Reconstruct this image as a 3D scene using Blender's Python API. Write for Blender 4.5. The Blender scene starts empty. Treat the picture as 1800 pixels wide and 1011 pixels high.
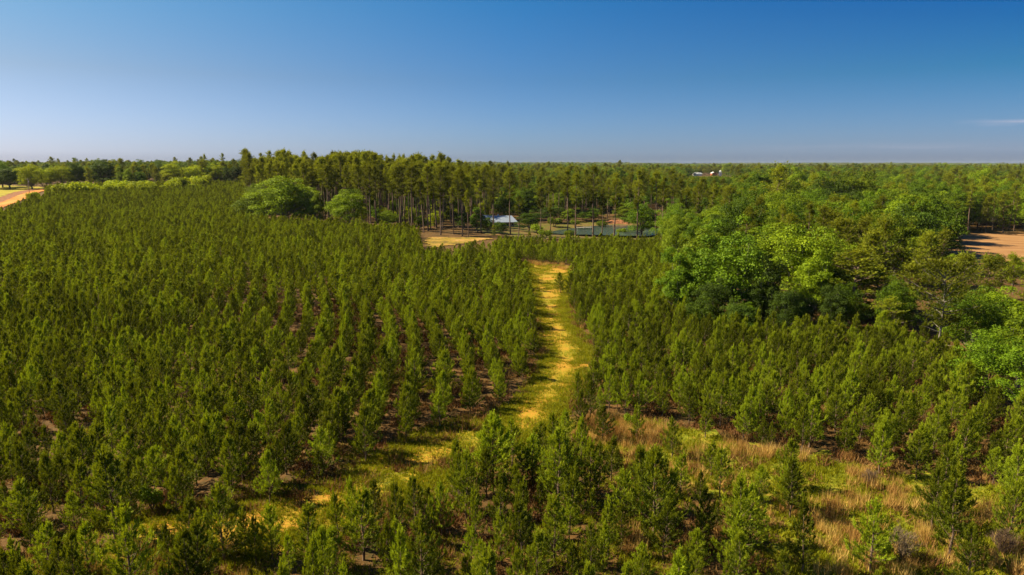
import bpy, math
import numpy as np
from mathutils import Vector, Matrix

# ------------------------------------------------------------------ camera, sky, sun, exposure
sc = bpy.context.scene
COL = sc.collection
H = 22.0                      # drone height above the near ground
F = 1200.0                    # focal length in pixels of the 1800 px wide photograph
PITCH = math.radians(10.23)
cd = bpy.data.cameras.new('camera')
cam = bpy.data.objects.new('camera', cd)
COL.objects.link(cam)
cam.location = (0, 0, H)
cam.rotation_euler = (math.pi / 2 - PITCH, 0, 0)
cd.sensor_width = 36.0
cd.lens = F / 1800.0 * 36.0
cd.clip_start = 0.5
cd.clip_end = 40000
sc.camera = cam

SUN_EL = math.radians(41)
SUN_AZ = math.radians(-81)    # clockwise from +Y (view direction); negative = to the left
sun_dir = Vector((math.sin(SUN_AZ) * math.cos(SUN_EL), math.cos(SUN_AZ) * math.cos(SUN_EL), math.sin(SUN_EL)))
sd = bpy.data.lights.new('sun', 'SUN')
sd.energy = 5.0
sd.angle = math.radians(0.5)
sd.color = (1.0, 0.86, 0.56)
sun = bpy.data.objects.new('sun', sd)
COL.objects.link(sun)
sun.rotation_euler = (-sun_dir).to_track_quat('-Z', 'Y').to_euler()
sun.location = (-60, 20, 80)

world = bpy.data.worlds.new('World')
sc.world = world
world.use_nodes = True
nt = world.node_tree
nt.nodes.clear()
N = nt.nodes.new
out = N('ShaderNodeOutputWorld'); bg = N('ShaderNodeBackground')
sky = N('ShaderNodeTexSky')
sky.sky_type = 'NISHITA'; sky.sun_disc = False
sky.sun_elevation = SUN_EL
sky.sun_rotation = SUN_AZ
sky.altitude = 0; sky.air_density = 1.0; sky.dust_density = 0.6; sky.ozone_density = 2.2
# sky colour grading in world directions (polarised deep blue away from the sun) + two thin wisps of cloud
tc = N('ShaderNodeTexCoord'); sep = N('ShaderNodeSeparateXYZ')
nt.links.new(tc.outputs['Generated'], sep.inputs[0])
def math_node(op, a=None, b=None, c=None, clamp=False):
    m = N('ShaderNodeMath'); m.operation = op; m.use_clamp = clamp
    for i, v in enumerate((a, b, c)):
        if v is None: continue
        if isinstance(v, (int, float)): m.inputs[i].default_value = v
        else: nt.links.new(v, m.inputs[i])
    return m.outputs[0]
azim = math_node('ARCTAN2', sep.outputs[0], sep.outputs[1])       # 0 along the view, + to the right
elev = math_node('ARCSINE', sep.outputs[2])
# rows: 1, 7 and 13 degrees above the horizon; columns: left, ahead, right
SKY_T = [[[0.645, 0.734, 1.184], [0.415, 0.572, 1.0], [0.377, 0.489, 0.875]], [[0.575, 0.611, 0.723], [0.262, 0.473, 0.761], [0.11, 0.366, 0.605]], [[0.422, 0.685, 0.785], [0.137, 0.486, 0.791], [0.007, 0.253, 0.629]]]
def map_range(x, a, b_):
    m = N('ShaderNodeMapRange'); m.interpolation_type = 'SMOOTHSTEP' if False else 'LINEAR'
    nt.links.new(x, m.inputs[0]); m.inputs[1].default_value = a; m.inputs[2].default_value = b_
    return m.outputs[0]
gaz = map_range(azim, -0.64, 0.64)
rows_ = []
for row in SKY_T:
    r = N('ShaderNodeValToRGB'); nt.links.new(gaz, r.inputs[0]); e = r.color_ramp.elements
    r.color_ramp.interpolation = 'B_SPLINE' if False else 'LINEAR'
    mx_ = 4.0
    e[0].color = (*[c / mx_ for c in row[0]], 1); e[1].color = (*[c / mx_ for c in row[2]], 1)
    k = e.new(.5); k.color = (*[c / mx_ for c in row[1]], 1); rows_.append(r.outputs[0])
def mixc(f, a_, b_, mode='MIX', fac=None):
    m = N('ShaderNodeMix'); m.data_type = 'RGBA'; m.blend_type = mode
    if fac is None: nt.links.new(f, m.inputs[0])
    else: m.inputs[0].default_value = fac
    for s_, i_ in ((a_, 6), (b_, 7)):
        if isinstance(s_, tuple): m.inputs[i_].default_value = s_
        else: nt.links.new(s_, m.inputs[i_])
    return m.outputs[2]
lowmid = mixc(map_range(elev, .0157, .115), rows_[0], rows_[1]); full_ = mixc(map_range(elev, .115, .22), lowmid, rows_[2])
graded = mixc(None, mixc(None, sky.outputs[0], full_, 'MULTIPLY', 1.0), (4, 4, 4, 1), 'MULTIPLY', 1.0)
comb = N('ShaderNodeCombineXYZ')
nt.links.new(math_node('MULTIPLY', azim, 9.0), comb.inputs[0]); nt.links.new(math_node('MULTIPLY', elev, 130.0), comb.inputs[1])
cn = N('ShaderNodeTexNoise'); cn.inputs['Scale'].default_value = 1.0; cn.inputs['Detail'].default_value = 6.0
nt.links.new(comb.outputs[0], cn.inputs['Vector'])
def band(x, c, w):    # soft bump round c
    return math_node('SUBTRACT', 1.0, math_node('DIVIDE', math_node('ABSOLUTE', math_node('SUBTRACT', x, c)), w), clamp=True)
wob = math_node('MULTIPLY', math_node('SUBTRACT', cn.outputs[0], 0.5), 0.012)
ew = math_node('ADD', elev, wob)
w1 = math_node('MULTIPLY', band(ew, 0.0495, 0.0042), band(azim, 0.70, 0.14))
w2 = math_node('MULTIPLY', band(ew, 0.022, 0.006), band(azim, 0.50, 0.26))
wsum = math_node('ADD', math_node('MULTIPLY', w1, 1.6), math_node('MULTIPLY', w2, 0.20))
wf = math_node('MULTIPLY', wsum, math_node('MULTIPLY_ADD', cn.outputs[0], 2.2, -0.55, clamp=True), clamp=True)
cm = N('ShaderNodeMix'); cm.data_type = 'RGBA'
nt.links.new(math_node('MULTIPLY', wf, 0.85), cm.inputs[0])
graded = mixc(map_range(elev, 0.0, .016), (.80, .82, .86, 1), (1, 1, 1, 1)) if False else mixc(None, graded, mixc(map_range(elev, -.002, .016), (.74, .77, .84, 1), (1, 1, 1, 1)), 'MULTIPLY', 1.0)
nt.links.new(graded, cm.inputs[6]); cm.inputs[7].default_value = (4.6, 4.4, 5.2, 1)
nt.links.new(cm.outputs[2], bg.inputs[0])
bg.inputs[1].default_value = 0.05
nt.links.new(bg.outputs[0], out.inputs[0])

sc.view_settings.view_transform = 'Standard'
sc.view_settings.look = 'None'
sc.view_settings.gamma = 1.0
sc.view_settings.exposure = 1.38
sc.cycles.max_bounces = 6; sc.cycles.diffuse_bounces = 3; sc.cycles.transmission_bounces = 3
sc.cycles.glossy_bounces = 2; sc.cycles.volume_bounces = 0; sc.cycles.transparent_max_bounces = 4

# ------------------------------------------------------------------ terrain and placing
def sstep(a, b, x):
    t = np.clip((np.asarray(x, float) - a) / (b - a), 0, 1)
    return t * t * (3 - 2 * t)
def ground(x, y):
    x = np.asarray(x, float); y = np.asarray(y, float)
    lw = sstep(-30, -240, x)
    z = 8.0 * lw * sstep(200, 560, y)
    z = z - 3.0 * np.exp(-(((x - 42) / 62) ** 2 + ((y - 268) / 75) ** 2))
    z = z - 1.3 * np.exp(-(((x - 33) / 27) ** 2 + ((y - 253) / 25) ** 2) ** 2)
    z = z - 4.0 * sstep(60, 200, x) * sstep(70, 200, y) * (1 - sstep(500, 900, y))
    z = z + 26.0 * sstep(3000, 6500, y) * (.35 + .65 * np.sin(x / 900.0 + 1.0) * np.sin(x / 2300.0 + y / 3000.0))
    z = z + 0.35 * np.sin(x / 23.0 + 1.3) * np.sin(y / 31.0) * sstep(20, 60, y)
    return z
def px(u, v, zoff=0.0):
    """pixel of the 1800x1011 photograph -> point on the ground"""
    a = (u - 900.0) / F; b = (505.5 - v) / F
    dy = math.cos(PITCH) + b * math.sin(PITCH); dz = -math.sin(PITCH) + b * math.cos(PITCH)
    if dz > -1e-4: dz = -1e-4
    lo = None; t = 4.0; step = 4.0
    while t < 12000:
        if H + dz * t < float(ground(a * t, dy * t)) + zoff: break
        lo = t; t *= 1.03
    hi = t; lo = lo or 0
    for _ in range(24):
        m = (lo + hi) / 2
        if H + dz * m < float(ground(a * m, dy * m)) + zoff: hi = m
        else: lo = m
    return a * hi, dy * hi
def proj(x, y, z):
    x = np.asarray(x, float); y = np.asarray(y, float); z = np.asarray(z, float) - H
    zc = y * math.cos(PITCH) - z * math.sin(PITCH); yc = y * math.sin(PITCH) + z * math.cos(PITCH)
    zc = np.where(zc < 0.1, 0.1, zc)
    return 900 + F * x / zc, 505.5 - F * yc / zc, zc
def poly(pts): return np.array([px(*p) for p in pts])
def inside(P, x, y):
    x = np.atleast_1d(x).astype(float); y = np.atleast_1d(y).astype(float)
    r = np.zeros(x.shape, bool); n = len(P)
    for i in range(n):
        x0, y0 = P[i]; x1, y1 = P[(i + 1) % n]
        if y0 == y1: continue
        c = ((y0 > y) != (y1 > y)) & (x < (x1 - x0) * (y - y0) / (y1 - y0) + x0)
        r ^= c
    return r
def dist_line(L, x, y):
    x = np.atleast_1d(x).astype(float); y = np.atleast_1d(y).astype(float)
    d = np.full(x.shape, 1e9)
    for (x0, y0), (x1, y1) in zip(L[:-1], L[1:]):
        dx, dy = x1 - x0, y1 - y0; q = max(dx * dx + dy * dy, 1e-9)
        t = np.clip(((x - x0) * dx + (y - y0) * dy) / q, 0, 1)
        d = np.minimum(d, np.hypot(x - x0 - t * dx, y - y0 - t * dy))
    return d
def vnoise(x, y, s, seed=0):
    """smooth value noise 0..1"""
    x = np.asarray(x, float) / s; y = np.asarray(y, float) / s
    xi = np.floor(x).astype(int); yi = np.floor(y).astype(int); fx = x - xi; fy = y - yi
    fx = fx * fx * (3 - 2 * fx); fy = fy * fy * (3 - 2 * fy)
    def h(a, b):
        v = np.sin(a * 127.1 + b * 311.7 + seed * 74.7) * 43758.5453
        return v - np.floor(v)
    return (h(xi, yi) * (1 - fx) + h(xi + 1, yi) * fx) * (1 - fy) + (h(xi, yi + 1) * (1 - fx) + h(xi + 1, yi + 1) * fx) * fy

# ------------------------------------------------------------------ materials
def new_mat(name):
    m = bpy.data.materials.new(name); m.use_nodes = True
    t = m.node_tree; t.nodes.clear()
    return m, t
def foliage(name, c_dark, c_mid, c_light, trans=0.35, rough=0.6, hue=0.02, tcol=None):
    m, t = new_mat(name); n = t.nodes.new; L = t.links.new
    at = n('ShaderNodeAttribute'); at.attribute_name = 'tone'
    oi = n('ShaderNodeObjectInfo')
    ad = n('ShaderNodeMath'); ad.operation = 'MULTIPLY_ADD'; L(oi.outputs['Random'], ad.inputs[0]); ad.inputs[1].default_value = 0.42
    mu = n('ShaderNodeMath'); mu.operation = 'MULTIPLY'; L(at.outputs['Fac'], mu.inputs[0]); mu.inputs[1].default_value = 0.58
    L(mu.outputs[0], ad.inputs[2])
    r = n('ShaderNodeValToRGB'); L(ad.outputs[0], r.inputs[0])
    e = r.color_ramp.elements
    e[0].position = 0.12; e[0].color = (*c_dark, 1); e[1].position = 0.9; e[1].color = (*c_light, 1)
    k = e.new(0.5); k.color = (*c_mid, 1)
    hs = n('ShaderNodeHueSaturation'); L(r.outputs[0], hs.inputs['Color'])
    mr = n('ShaderNodeMapRange'); L(oi.outputs['Random'], mr.inputs[0])
    mr.inputs[3].default_value = 0.5 - hue; mr.inputs[4].default_value = 0.5 + hue
    L(mr.outputs[0], hs.inputs['Hue'])
    d = n('ShaderNodeBsdfPrincipled'); L(hs.outputs[0], d.inputs['Base Color'])
    d.inputs['Roughness'].default_value = rough; d.inputs['Specular IOR Level'].default_value = 0.10
    tr = n('ShaderNodeBsdfTranslucent')
    tm = n('ShaderNodeMix'); tm.data_type = 'RGBA'; tm.blend_type = 'MULTIPLY'; tm.inputs[0].default_value = 1
    L(hs.outputs[0], tm.inputs[6]); tm.inputs[7].default_value = (*(tcol or (1.5, 1.35, 0.5)), 1)
    L(tm.outputs[2], tr.inputs['Color'])
    mx = n('ShaderNodeMixShader'); mx.inputs[0].default_value = trans
    L(d.outputs[0], mx.inputs[1]); L(tr.outputs[0], mx.inputs[2])
    o = n('ShaderNodeOutputMaterial'); L(mx.outputs[0], o.inputs[0])
    return m
def noisy(name, cols, scale=1.0, detail=6, rough=0.9, bump=0.0, scale2=None, stretch=(1, 1, 1), spec=0.2, rot=0.0, distortion=0.0):
    """cols = [(pos, rgb), ...] along a noise ramp in object space"""
    m, t = new_mat(name); n = t.nodes.new; L = t.links.new
    tcn = n('ShaderNodeTexCoord'); mp = n('ShaderNodeMapping'); L(tcn.outputs['Object'], mp.inputs[0])
    mp.inputs['Scale'].default_value = stretch; mp.inputs['Rotation'].default_value = (0, 0, rot)
    a = n('ShaderNodeTexNoise'); a.inputs['Scale'].default_value = scale; a.inputs['Detail'].default_value = detail
    a.inputs['Roughness'].default_value = 0.62; a.inputs['Distortion'].default_value = distortion
    L(mp.outputs[0], a.inputs['Vector'])
    fac = a.outputs[0]
    if scale2:
        b = n('ShaderNodeTexNoise'); b.inputs['Scale'].default_value = scale2; b.inputs['Detail'].default_value = 3
        L(mp.outputs[0], b.inputs['Vector'])
        mm = n('ShaderNodeMix'); mm.inputs[0].default_value = 0.45; L(fac, mm.inputs[2]); L(b.outputs[0], mm.inputs[3]); fac = mm.outputs[0]
    r = n('ShaderNodeValToRGB'); L(fac, r.inputs[0]); e = r.color_ramp.elements
    e[0].position = cols[0][0]; e[0].color = (*cols[0][1], 1); e[1].position = cols[-1][0]; e[1].color = (*cols[-1][1], 1)
    for p, c in cols[1:-1]: k = e.new(p); k.color = (*c, 1)
    d = n('ShaderNodeBsdfPrincipled'); L(r.outputs[0], d.inputs['Base Color'])
    d.inputs['Roughness'].default_value = rough; d.inputs['Specular IOR Level'].default_value = spec
    if bump:
        bp = n('ShaderNodeBump'); bp.inputs['Strength'].default_value = bump; bp.inputs['Distance'].default_value = 0.3
        L(a.outputs[0], bp.inputs['Height']); L(bp.outputs[0], d.inputs['Normal'])
    o = n('ShaderNodeOutputMaterial'); L(d.outputs[0], o.inputs[0])
    return m

M = {}
M['needles'] = foliage('young_pine_needles', (0.022, 0.038, 0.003), (0.085, 0.118, 0.006), (0.330, 0.370, 0.016), trans=0.27, hue=0.018)
M['pine'] = foliage('tall_pine_needles', (0.042, 0.060, 0.005), (0.120, 0.145, 0.009), (0.290, 0.305, 0.018), trans=0.36, hue=0.014)
M['leaf_green'] = foliage('green_leaves', (0.020, 0.046, 0.003), (0.068, 0.120, 0.004), (0.160, 0.232, 0.007), trans=0.20, hue=0.012)
M['leaf_bright'] = foliage('spring_leaves', (0.036, 0.068, 0.003), (0.120, 0.175, 0.005), (0.250, 0.315, 0.009), trans=0.24, hue=0.012)
M['leaf_dark'] = foliage('dark_leaves', (0.016, 0.034, 0.004), (0.042, 0.075, 0.006), (0.090, 0.130, 0.010), trans=0.2, hue=0.012)
M['leaf_yellow'] = foliage('yellow_green_leaves', (0.12, 0.17, 0.004), (0.25, 0.31, 0.008), (0.36, 0.40, 0.015), trans=0.36, hue=0.010)
M['grass'] = foliage('grass_blades', (0.085, 0.110, 0.004), (0.190, 0.205, 0.007), (0.33, 0.29, 0.014), trans=0.30, hue=0.02)
M['straw'] = foliage('straw_blades', (0.22, 0.130, 0.036), (0.42, 0.255, 0.075), (0.62, 0.41, 0.14), trans=0.25, hue=0.01, tcol=(1.2, 1.05, 0.8))
M['russet'] = foliage('russet_weeds', (0.075, 0.040, 0.013), (0.17, 0.085, 0.030), (0.29, 0.155, 0.058), trans=0.2, hue=0.015, tcol=(1.2, 1.05, 0.8))
M['twigs'] = foliage('grey_twigs', (0.08, 0.052, 0.035), (0.14, 0.095, 0.065), (0.21, 0.15, 0.105), trans=0.1, tcol=(1, 1, 1))
M['bark'] = noisy('pine_bark', [(0.35, (0.085, 0.055, 0.040)), (0.55, (0.17, 0.115, 0.085)), (0.7, (0.27, 0.20, 0.155))], 6, bump=0.4, stretch=(1, 1, 0.25))
M['bark_grey'] = noisy('grey_bark', [(0.35, (0.10, 0.085, 0.07)), (0.7, (0.25, 0.22, 0.19))], 5, bump=0.3, stretch=(1, 1, 0.3))
M['floor'] = noisy('forest_floor', [(0.30, (0.030, 0.036, 0.005)), (0.43, (0.062, 0.040, 0.011)), (0.53, (0.105, 0.052, 0.015)), (0.70, (0.155, 0.095, 0.028))], 0.35, 10, scale2=3.0, bump=0.6)
M['path'] = noisy('mown_grass_path', [(0.36, (0.10, 0.110, 0.005)), (0.44, (0.20, 0.175, 0.007)), (0.50, (0.31, 0.195, 0.012)), (0.62, (0.40, 0.165, 0.028))], 0.16, 10, scale2=5.5, bump=0.5)
M['lawn'] = noisy('yellow_lawn', [(0.35, (0.17, 0.16, 0.006)), (0.55, (0.30, 0.235, 0.012)), (0.7, (0.38, 0.25, 0.03))], 0.12, 6, scale2=1.2)  # yellow to tan grass, the lawn's own colour
M['yard'] = noisy('yard_grass', [(0.36, (0.045, 0.050, 0.006)), (0.46, (0.09, 0.10, 0.008)), (0.52, (0.12, 0.075, 0.022)), (0.64, (0.19, 0.10, 0.035))], 0.14, 6, scale2=1.2)
M['meadow'] = noisy('open_meadow', [(0.33, (0.075, 0.100, 0.005)), (0.48, (0.150, 0.165, 0.007)), (0.58, (0.25, 0.195, 0.018)), (0.70, (0.32, 0.19, 0.045))], 0.18, 8, scale2=2.2, bump=0.5)
M['clay'] = noisy('orange_clay', [(0.35, (0.30, 0.10, 0.015)), (0.5, (0.46, 0.17, 0.025)), (0.7, (0.58, 0.28, 0.07))], 0.25, 8, stretch=(1, .25, 1), bump=0.3)
M['clay_dark'] = noisy('red_clay_bank', [(0.35, (0.12, 0.045, 0.022)), (0.7, (0.33, 0.14, 0.06))], 0.8, 8, bump=0.5)
M['sand'] = noisy('pale_sand', [(0.40, (0.085, 0.050, 0.018)), (0.48, (0.20, 0.15, 0.012)), (0.55, (0.30, 0.17, 0.03)), (0.66, (0.42, 0.25, 0.13))], 0.13, 8, scale2=1.0)
M['soil'] = noisy('ploughed_soil', [(0.36, (0.20, 0.095, 0.035)), (0.52, (0.28, 0.145, 0.058)), (0.66, (0.36, 0.21, 0.09))], 0.5, 8, stretch=(0.12, 1.6, 1), rot=0.35, bump=0.4)

# ------------------------------------------------------------------ mesh building
class MB:
    """collects geometry with numpy, one mesh per build()"""
    def __init__(s): s.v = []; s.f3 = []; s.f4 = []; s.t3 = []; s.t4 = []; s.n = 0; s.m3 = []; s.m4 = []; s.smooth = False
    def tris(s, V, tone, mat=0):                       # V (n,3,3)
        n = len(V); s.v.append(V.reshape(-1, 3)); s.f3.append(np.arange(n * 3).reshape(n, 3) + s.n)
        s.t3.append(np.broadcast_to(tone, (n,))); s.m3.append(np.full(n, mat)); s.n += n * 3
    def quads(s, V, tone, mat=0):
        n = len(V); s.v.append(V.reshape(-1, 3)); s.f4.append(np.arange(n * 4).reshape(n, 4) + s.n)
        s.t4.append(np.broadcast_to(tone, (n,))); s.m4.append(np.full(n, mat)); s.n += n * 4
    def tube(s, P, R, k=6, mat=0, tone=0.5, cap=True):
        P = np.array(P, float); n = len(P)
        V = []
        for i in range(n):
            a = P[min(i + 1, n - 1)] - P[max(i - 1, 0)]; a /= np.linalg.norm(a) + 1e-9
            u = np.cross(a, [0.13, 0.97, 0.2] if abs(a[2]) > 0.8 else [0, 0, 1]); u /= np.linalg.norm(u) + 1e-9
            w = np.cross(a, u)
            for j in range(k):
                t = 2 * math.pi * j / k
                V.append(P[i] + R[i] * (math.cos(t) * u + math.sin(t) * w))
        fs = [[i * k + j, i * k + (j + 1) % k, (i + 1) * k + (j + 1) % k, (i + 1) * k + j] for i in range(n - 1) for j in range(k)]
        s.v.append(np.array(V)); s.f4.append(np.array(fs) + s.n)
        s.t4.append(np.full(len(fs), tone)); s.m4.append(np.full(len(fs), mat)); s.n += n * k
    def mesh(s, name, mats, smooth=False):
        V = np.concatenate(s.v); f3 = np.concatenate(s.f3) if s.f3 else np.zeros((0, 3), int); f4 = np.concatenate(s.f4) if s.f4 else np.zeros((0, 4), int)
        me = bpy.data.meshes.new(name)
        me.vertices.add(len(V)); me.vertices.foreach_set('co', V.astype(np.float32).ravel())
        nl = f3.size + f4.size; nf = len(f3) + len(f4)
        me.loops.add(nl); me.loops.foreach_set('vertex_index', np.concatenate([f3.ravel(), f4.ravel()]).astype(np.int32))
        me.polygons.add(nf)
        st = np.concatenate([np.arange(len(f3)) * 3, len(f3) * 3 + np.arange(len(f4)) * 4])
        me.polygons.foreach_set('loop_start', st.astype(np.int32))
        mi = np.concatenate(s.m3 + s.m4) if nf else np.zeros(0)
        me.polygons.foreach_set('material_index', mi.astype(np.int32))
        me.polygons.foreach_set('use_smooth', np.full(nf, smooth))
        for m in mats: me.materials.append(m)
        a = me.attributes.new('tone', 'FLOAT', 'FACE'); a.data.foreach_set('value', np.concatenate(s.t3 + s.t4).astype(np.float32))
        me.update(); me.validate()
        return me
def box(mb, x0, x1, y0, y1, z0, z1, mat=0):
    p = np.array([[x, y, z] for z in (z0, z1) for y in (y0, y1) for x in (x0, x1)], float)
    mb.quads(p[[[0, 2, 3, 1], [4, 5, 7, 6], [0, 1, 5, 4], [2, 6, 7, 3], [0, 4, 6, 2], [1, 3, 7, 5]]], 0.5, mat)
def unit(a): return a / (np.linalg.norm(a, axis=-1, keepdims=True) + 1e-9)
def blades(mb, P, A, r, n, length, width, spread, tone, rs, mat=0, along=0.0):
    """n thin blades round each shoot: P origin, A axis (both (k,3)), fanned out by spread"""
    k = len(P)
    P = np.repeat(P, n, 0); A = np.repeat(A, n, 0); T = np.repeat(tone, n)
    R = unit(rs.normal(size=(k * n, 3)))
    R = unit(R - (R * A).sum(1, keepdims=True) * A)
    u = rs.rand(k * n, 1)
    base = P + A * along * u + R * r * rs.rand(k * n, 1)
    d = unit(A + R * spread * (0.6 + 0.8 * rs.rand(k * n, 1)))
    side = unit(np.cross(d, rs.normal(size=(k * n, 3))))
    ln = length * (0.7 + 0.6 * rs.rand(k * n, 1)); w = width * (0.7 + 0.6 * rs.rand(k * n, 1))
    V = np.stack([base - side * w * .5, base + side * w * .5, base + d * ln], 1)
    mb.tris(V, np.clip(T + rs.normal(size=k * n) * 0.12, 0, 1), mat)
def leaves(mb, P, Nrm, size, tone, rs, mat=0):
    k = len(P)
    Nn = unit(Nrm + rs.normal(size=(k, 3)) * 0.75)
    u = unit(np.cross(Nn, rs.normal(size=(k, 3)))); w = np.cross(Nn, u)
    s = size * (0.55 + 0.9 * rs.rand(k, 1))
    V = np.stack([P - u * s * .5, P + w * s * .42, P + u * s * .5, P - w * s * .42], 1)
    mb.quads(V, np.clip(tone + rs.normal(size=k) * 0.17, 0, 1), mat)

# ------------------------------------------------------------------ plants (each returns trunk mesh builder, crown mesh builder)
def young_pine(seed, lod=0, full=1.0):
    """five metre loblolly pine: whorls of up-curving branches, every twig ending in a bottle brush candle"""
    rs = np.random.RandomState(seed); tb = MB(); cb = MB()
    h = 5.0; bend = rs.normal(size=2) * 0.10
    def ax(z): t = z / h; return np.array([bend[0] * t * t + .04 * math.sin(z * 2 + seed), bend[1] * t * t + .04 * math.cos(z * 1.7 + seed), z])
    zs = np.linspace(-0.15, h - .25, 7); tb.tube([ax(z) for z in zs], [0.075 * (1 - z / h * .88) for z in zs], 6 if lod == 0 else 4)
    P = []; A = []; T = []
    z = 0.55 + rs.rand() * .35; maxr = 1.40 * full * (0.90 + .22 * rs.rand())
    while z < h - 0.25:
        t = (z - 0.5) / (h - 0.5)
        Lr = maxr * (min(1, 0.66 + t * 2.2)) * (1 - t) ** 0.92 + 0.07
        nb = int(4 + rs.rand() * 3) if t < 0.85 else 4
        a0 = rs.rand() * 6.28
        for j in range(nb):
            az = a0 + j * 2 * math.pi / nb + rs.normal() * .3
            L = Lr * (0.50 + 0.72 * rs.rand()); el = math.radians(12 + 38 * t + rs.normal() * 8)
            hd = np.array([math.cos(az), math.sin(az), 0]); o = ax(z)
            ns = max(2, int(L / 0.17)) if lod == 0 else max(1, int(L / 0.32))
            def bp(s): return o + hd * L * s * math.cos(el) + np.array([0, 0, L * (s * math.sin(el) + 0.38 * s * s)])
            if lod == 0 and L > .3: tb.tube([bp(0), bp(.5), bp(1)], [.018, .012, .006], 3)
            for q in range(ns):
                s = (q + 0.75) / ns
                if s < 0.22: continue
                p = bp(s)
                side = np.array([-hd[1], hd[0], 0]) * (1 if q % 2 else -1)
                for w in ((0, 1) if lod == 0 else (0,)):
                    off = side * (1 - .55 * s) * L * (0.10 + .30 * rs.rand()) * (1 if w == 0 else -.8)
                    P.append(p + off + np.array([0, 0, .04 * rs.normal()]))
                    A.append(hd * (0.55 + .2 * rs.normal()) + side * rs.normal() * .3 + np.array([0, 0, 0.75 + .6 * t]))
                    T.append(0.30 + 0.38 * s + 0.12 * t)  # tone paints crown shade inward, over naturally browner inner needles
            P.append(bp(0.97)); A.append(hd * .4 + np.array([0, 0, 1.15])); T.append(0.78)
        z += 0.33 + 0.18 * rs.rand()
    P.append(ax(h - .45)); A.append(np.array([0, 0, 1.])); T.append(.9)
    P.append(ax(h - .25)); A.append(np.array([.1, 0, 1.])); T.append(.95)
    P = np.array(P); A = unit(np.array(A)); T = np.array(T)
    for q in range(4): P = np.vstack([P, ax(h - .5 + q * .2)]); A = np.vstack([A, [.05, 0, 1.]]); T = np.append(T, .9)
    if lod == 0:
        blades(cb, P, A, 0.02, 14, 0.20, 0.040, 0.62, T, rs, along=0.26)
        tips = T > 0.7
        blades(cb, P[tips], unit(A[tips] + [0, 0, .8]), 0.01, 16, 0.16, 0.036, 0.40, T[tips] + .12, rs, along=0.46)
    else:
        blades(cb, P, A, 0.05, 8, 0.30, 0.11, 0.75, T, rs, along=0.22)
        tips = T > 0.7
        blades(cb, P[tips], A[tips], 0.03, 4, 0.28, 0.08, 0.35, T[tips] + .1, rs, along=0.25)
    return tb, cb

def tall_pine(seed, h=25.0, crown=0.42, rad=3.3, nclump=120, bsize=1.0, dead=6, limb=1):
    """mature pine: long bare trunk, open tufted crown on crooked limbs"""
    rs = np.random.RandomState(seed); tb = MB(); cb = MB()
    b = rs.normal(size=2) * 0.35
    def ax(z): t = z / h; return np.array([b[0] * t * t + .10 * math.sin(z * .4 + seed), b[1] * t * t + .10 * math.cos(z * .33), z])
    zs = np.linspace(-0.3, h * .97, 9); r0 = 0.011 * h + .03
    tb.tube([ax(z) for z in zs], [r0 * (1 - z / h * .82) for z in zs], 7)
    z0 = h * (1 - crown); nl = int(22 + crown * 30) ; per = max(2, nclump // nl)
    for i in range(nl):
        t = (i + rs.rand()) / nl; z = z0 + (h - z0) * t * .96
        prof = (0.42 + 1.1 * t if t < .50 else (1 - ((t - .50) / .50) ** 1.45) * .97) + .08
        L = rad * prof * (0.55 + .65 * rs.rand()); az = rs.rand() * 6.28
        el = math.radians(8 + 42 * t + rs.normal() * 10); hd = np.array([math.cos(az), math.sin(az), 0]); o = ax(z)
        kink = rs.normal() * .35
        def bp(s): return o + hd * L * s * math.cos(el) + np.array([-hd[1], hd[0], 0]) * kink * s * s + np.array([0, 0, L * s * math.sin(el) + .12 * L * s * s])
        if limb: tb.tube([bp(0), bp(.35), bp(.7), bp(1)], [.05 + .012 * L, .04, .028, .012], 4)
        m = per + int(rs.rand() * 2)
        c = np.array([bp(.30 + .72 * (q + rs.rand() * .7) / m) + rs.normal(size=3) * [.30, .30, .16] * L * .28 for q in range(m)])
        n = 9; ps = np.repeat(c, n, 0) + rs.normal(size=(m * n, 3)) * [.36, .36, .15]
        A = unit(rs.normal(size=(len(ps), 3)) * .55 + hd * .35 + [0, 0, .95])
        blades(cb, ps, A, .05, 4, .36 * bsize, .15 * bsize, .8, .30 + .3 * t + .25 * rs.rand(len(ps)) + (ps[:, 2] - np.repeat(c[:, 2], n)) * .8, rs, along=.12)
    for i in range(dead):
        z = z0 * (.60 + .4 * rs.rand()); az = rs.rand() * 6.28; hd = np.array([math.cos(az), math.sin(az), .1]); L = .6 + rad * .35 * rs.rand()
        tb.tube([ax(z), ax(z) + hd * L * .6, ax(z) + hd * L + [0, 0, .2]], [.035, .022, .006], 3)
    top = ax(h) + rs.normal(size=(26, 3)) * [.5, .5, .4]
    blades(cb, top, unit(rs.normal(size=(26, 3)) * .4 + [0, 0, 1]), .05, 5, .38 * bsize, .15 * bsize, .6, np.full(26, .75), rs, along=.2)
    return tb, cb

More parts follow.
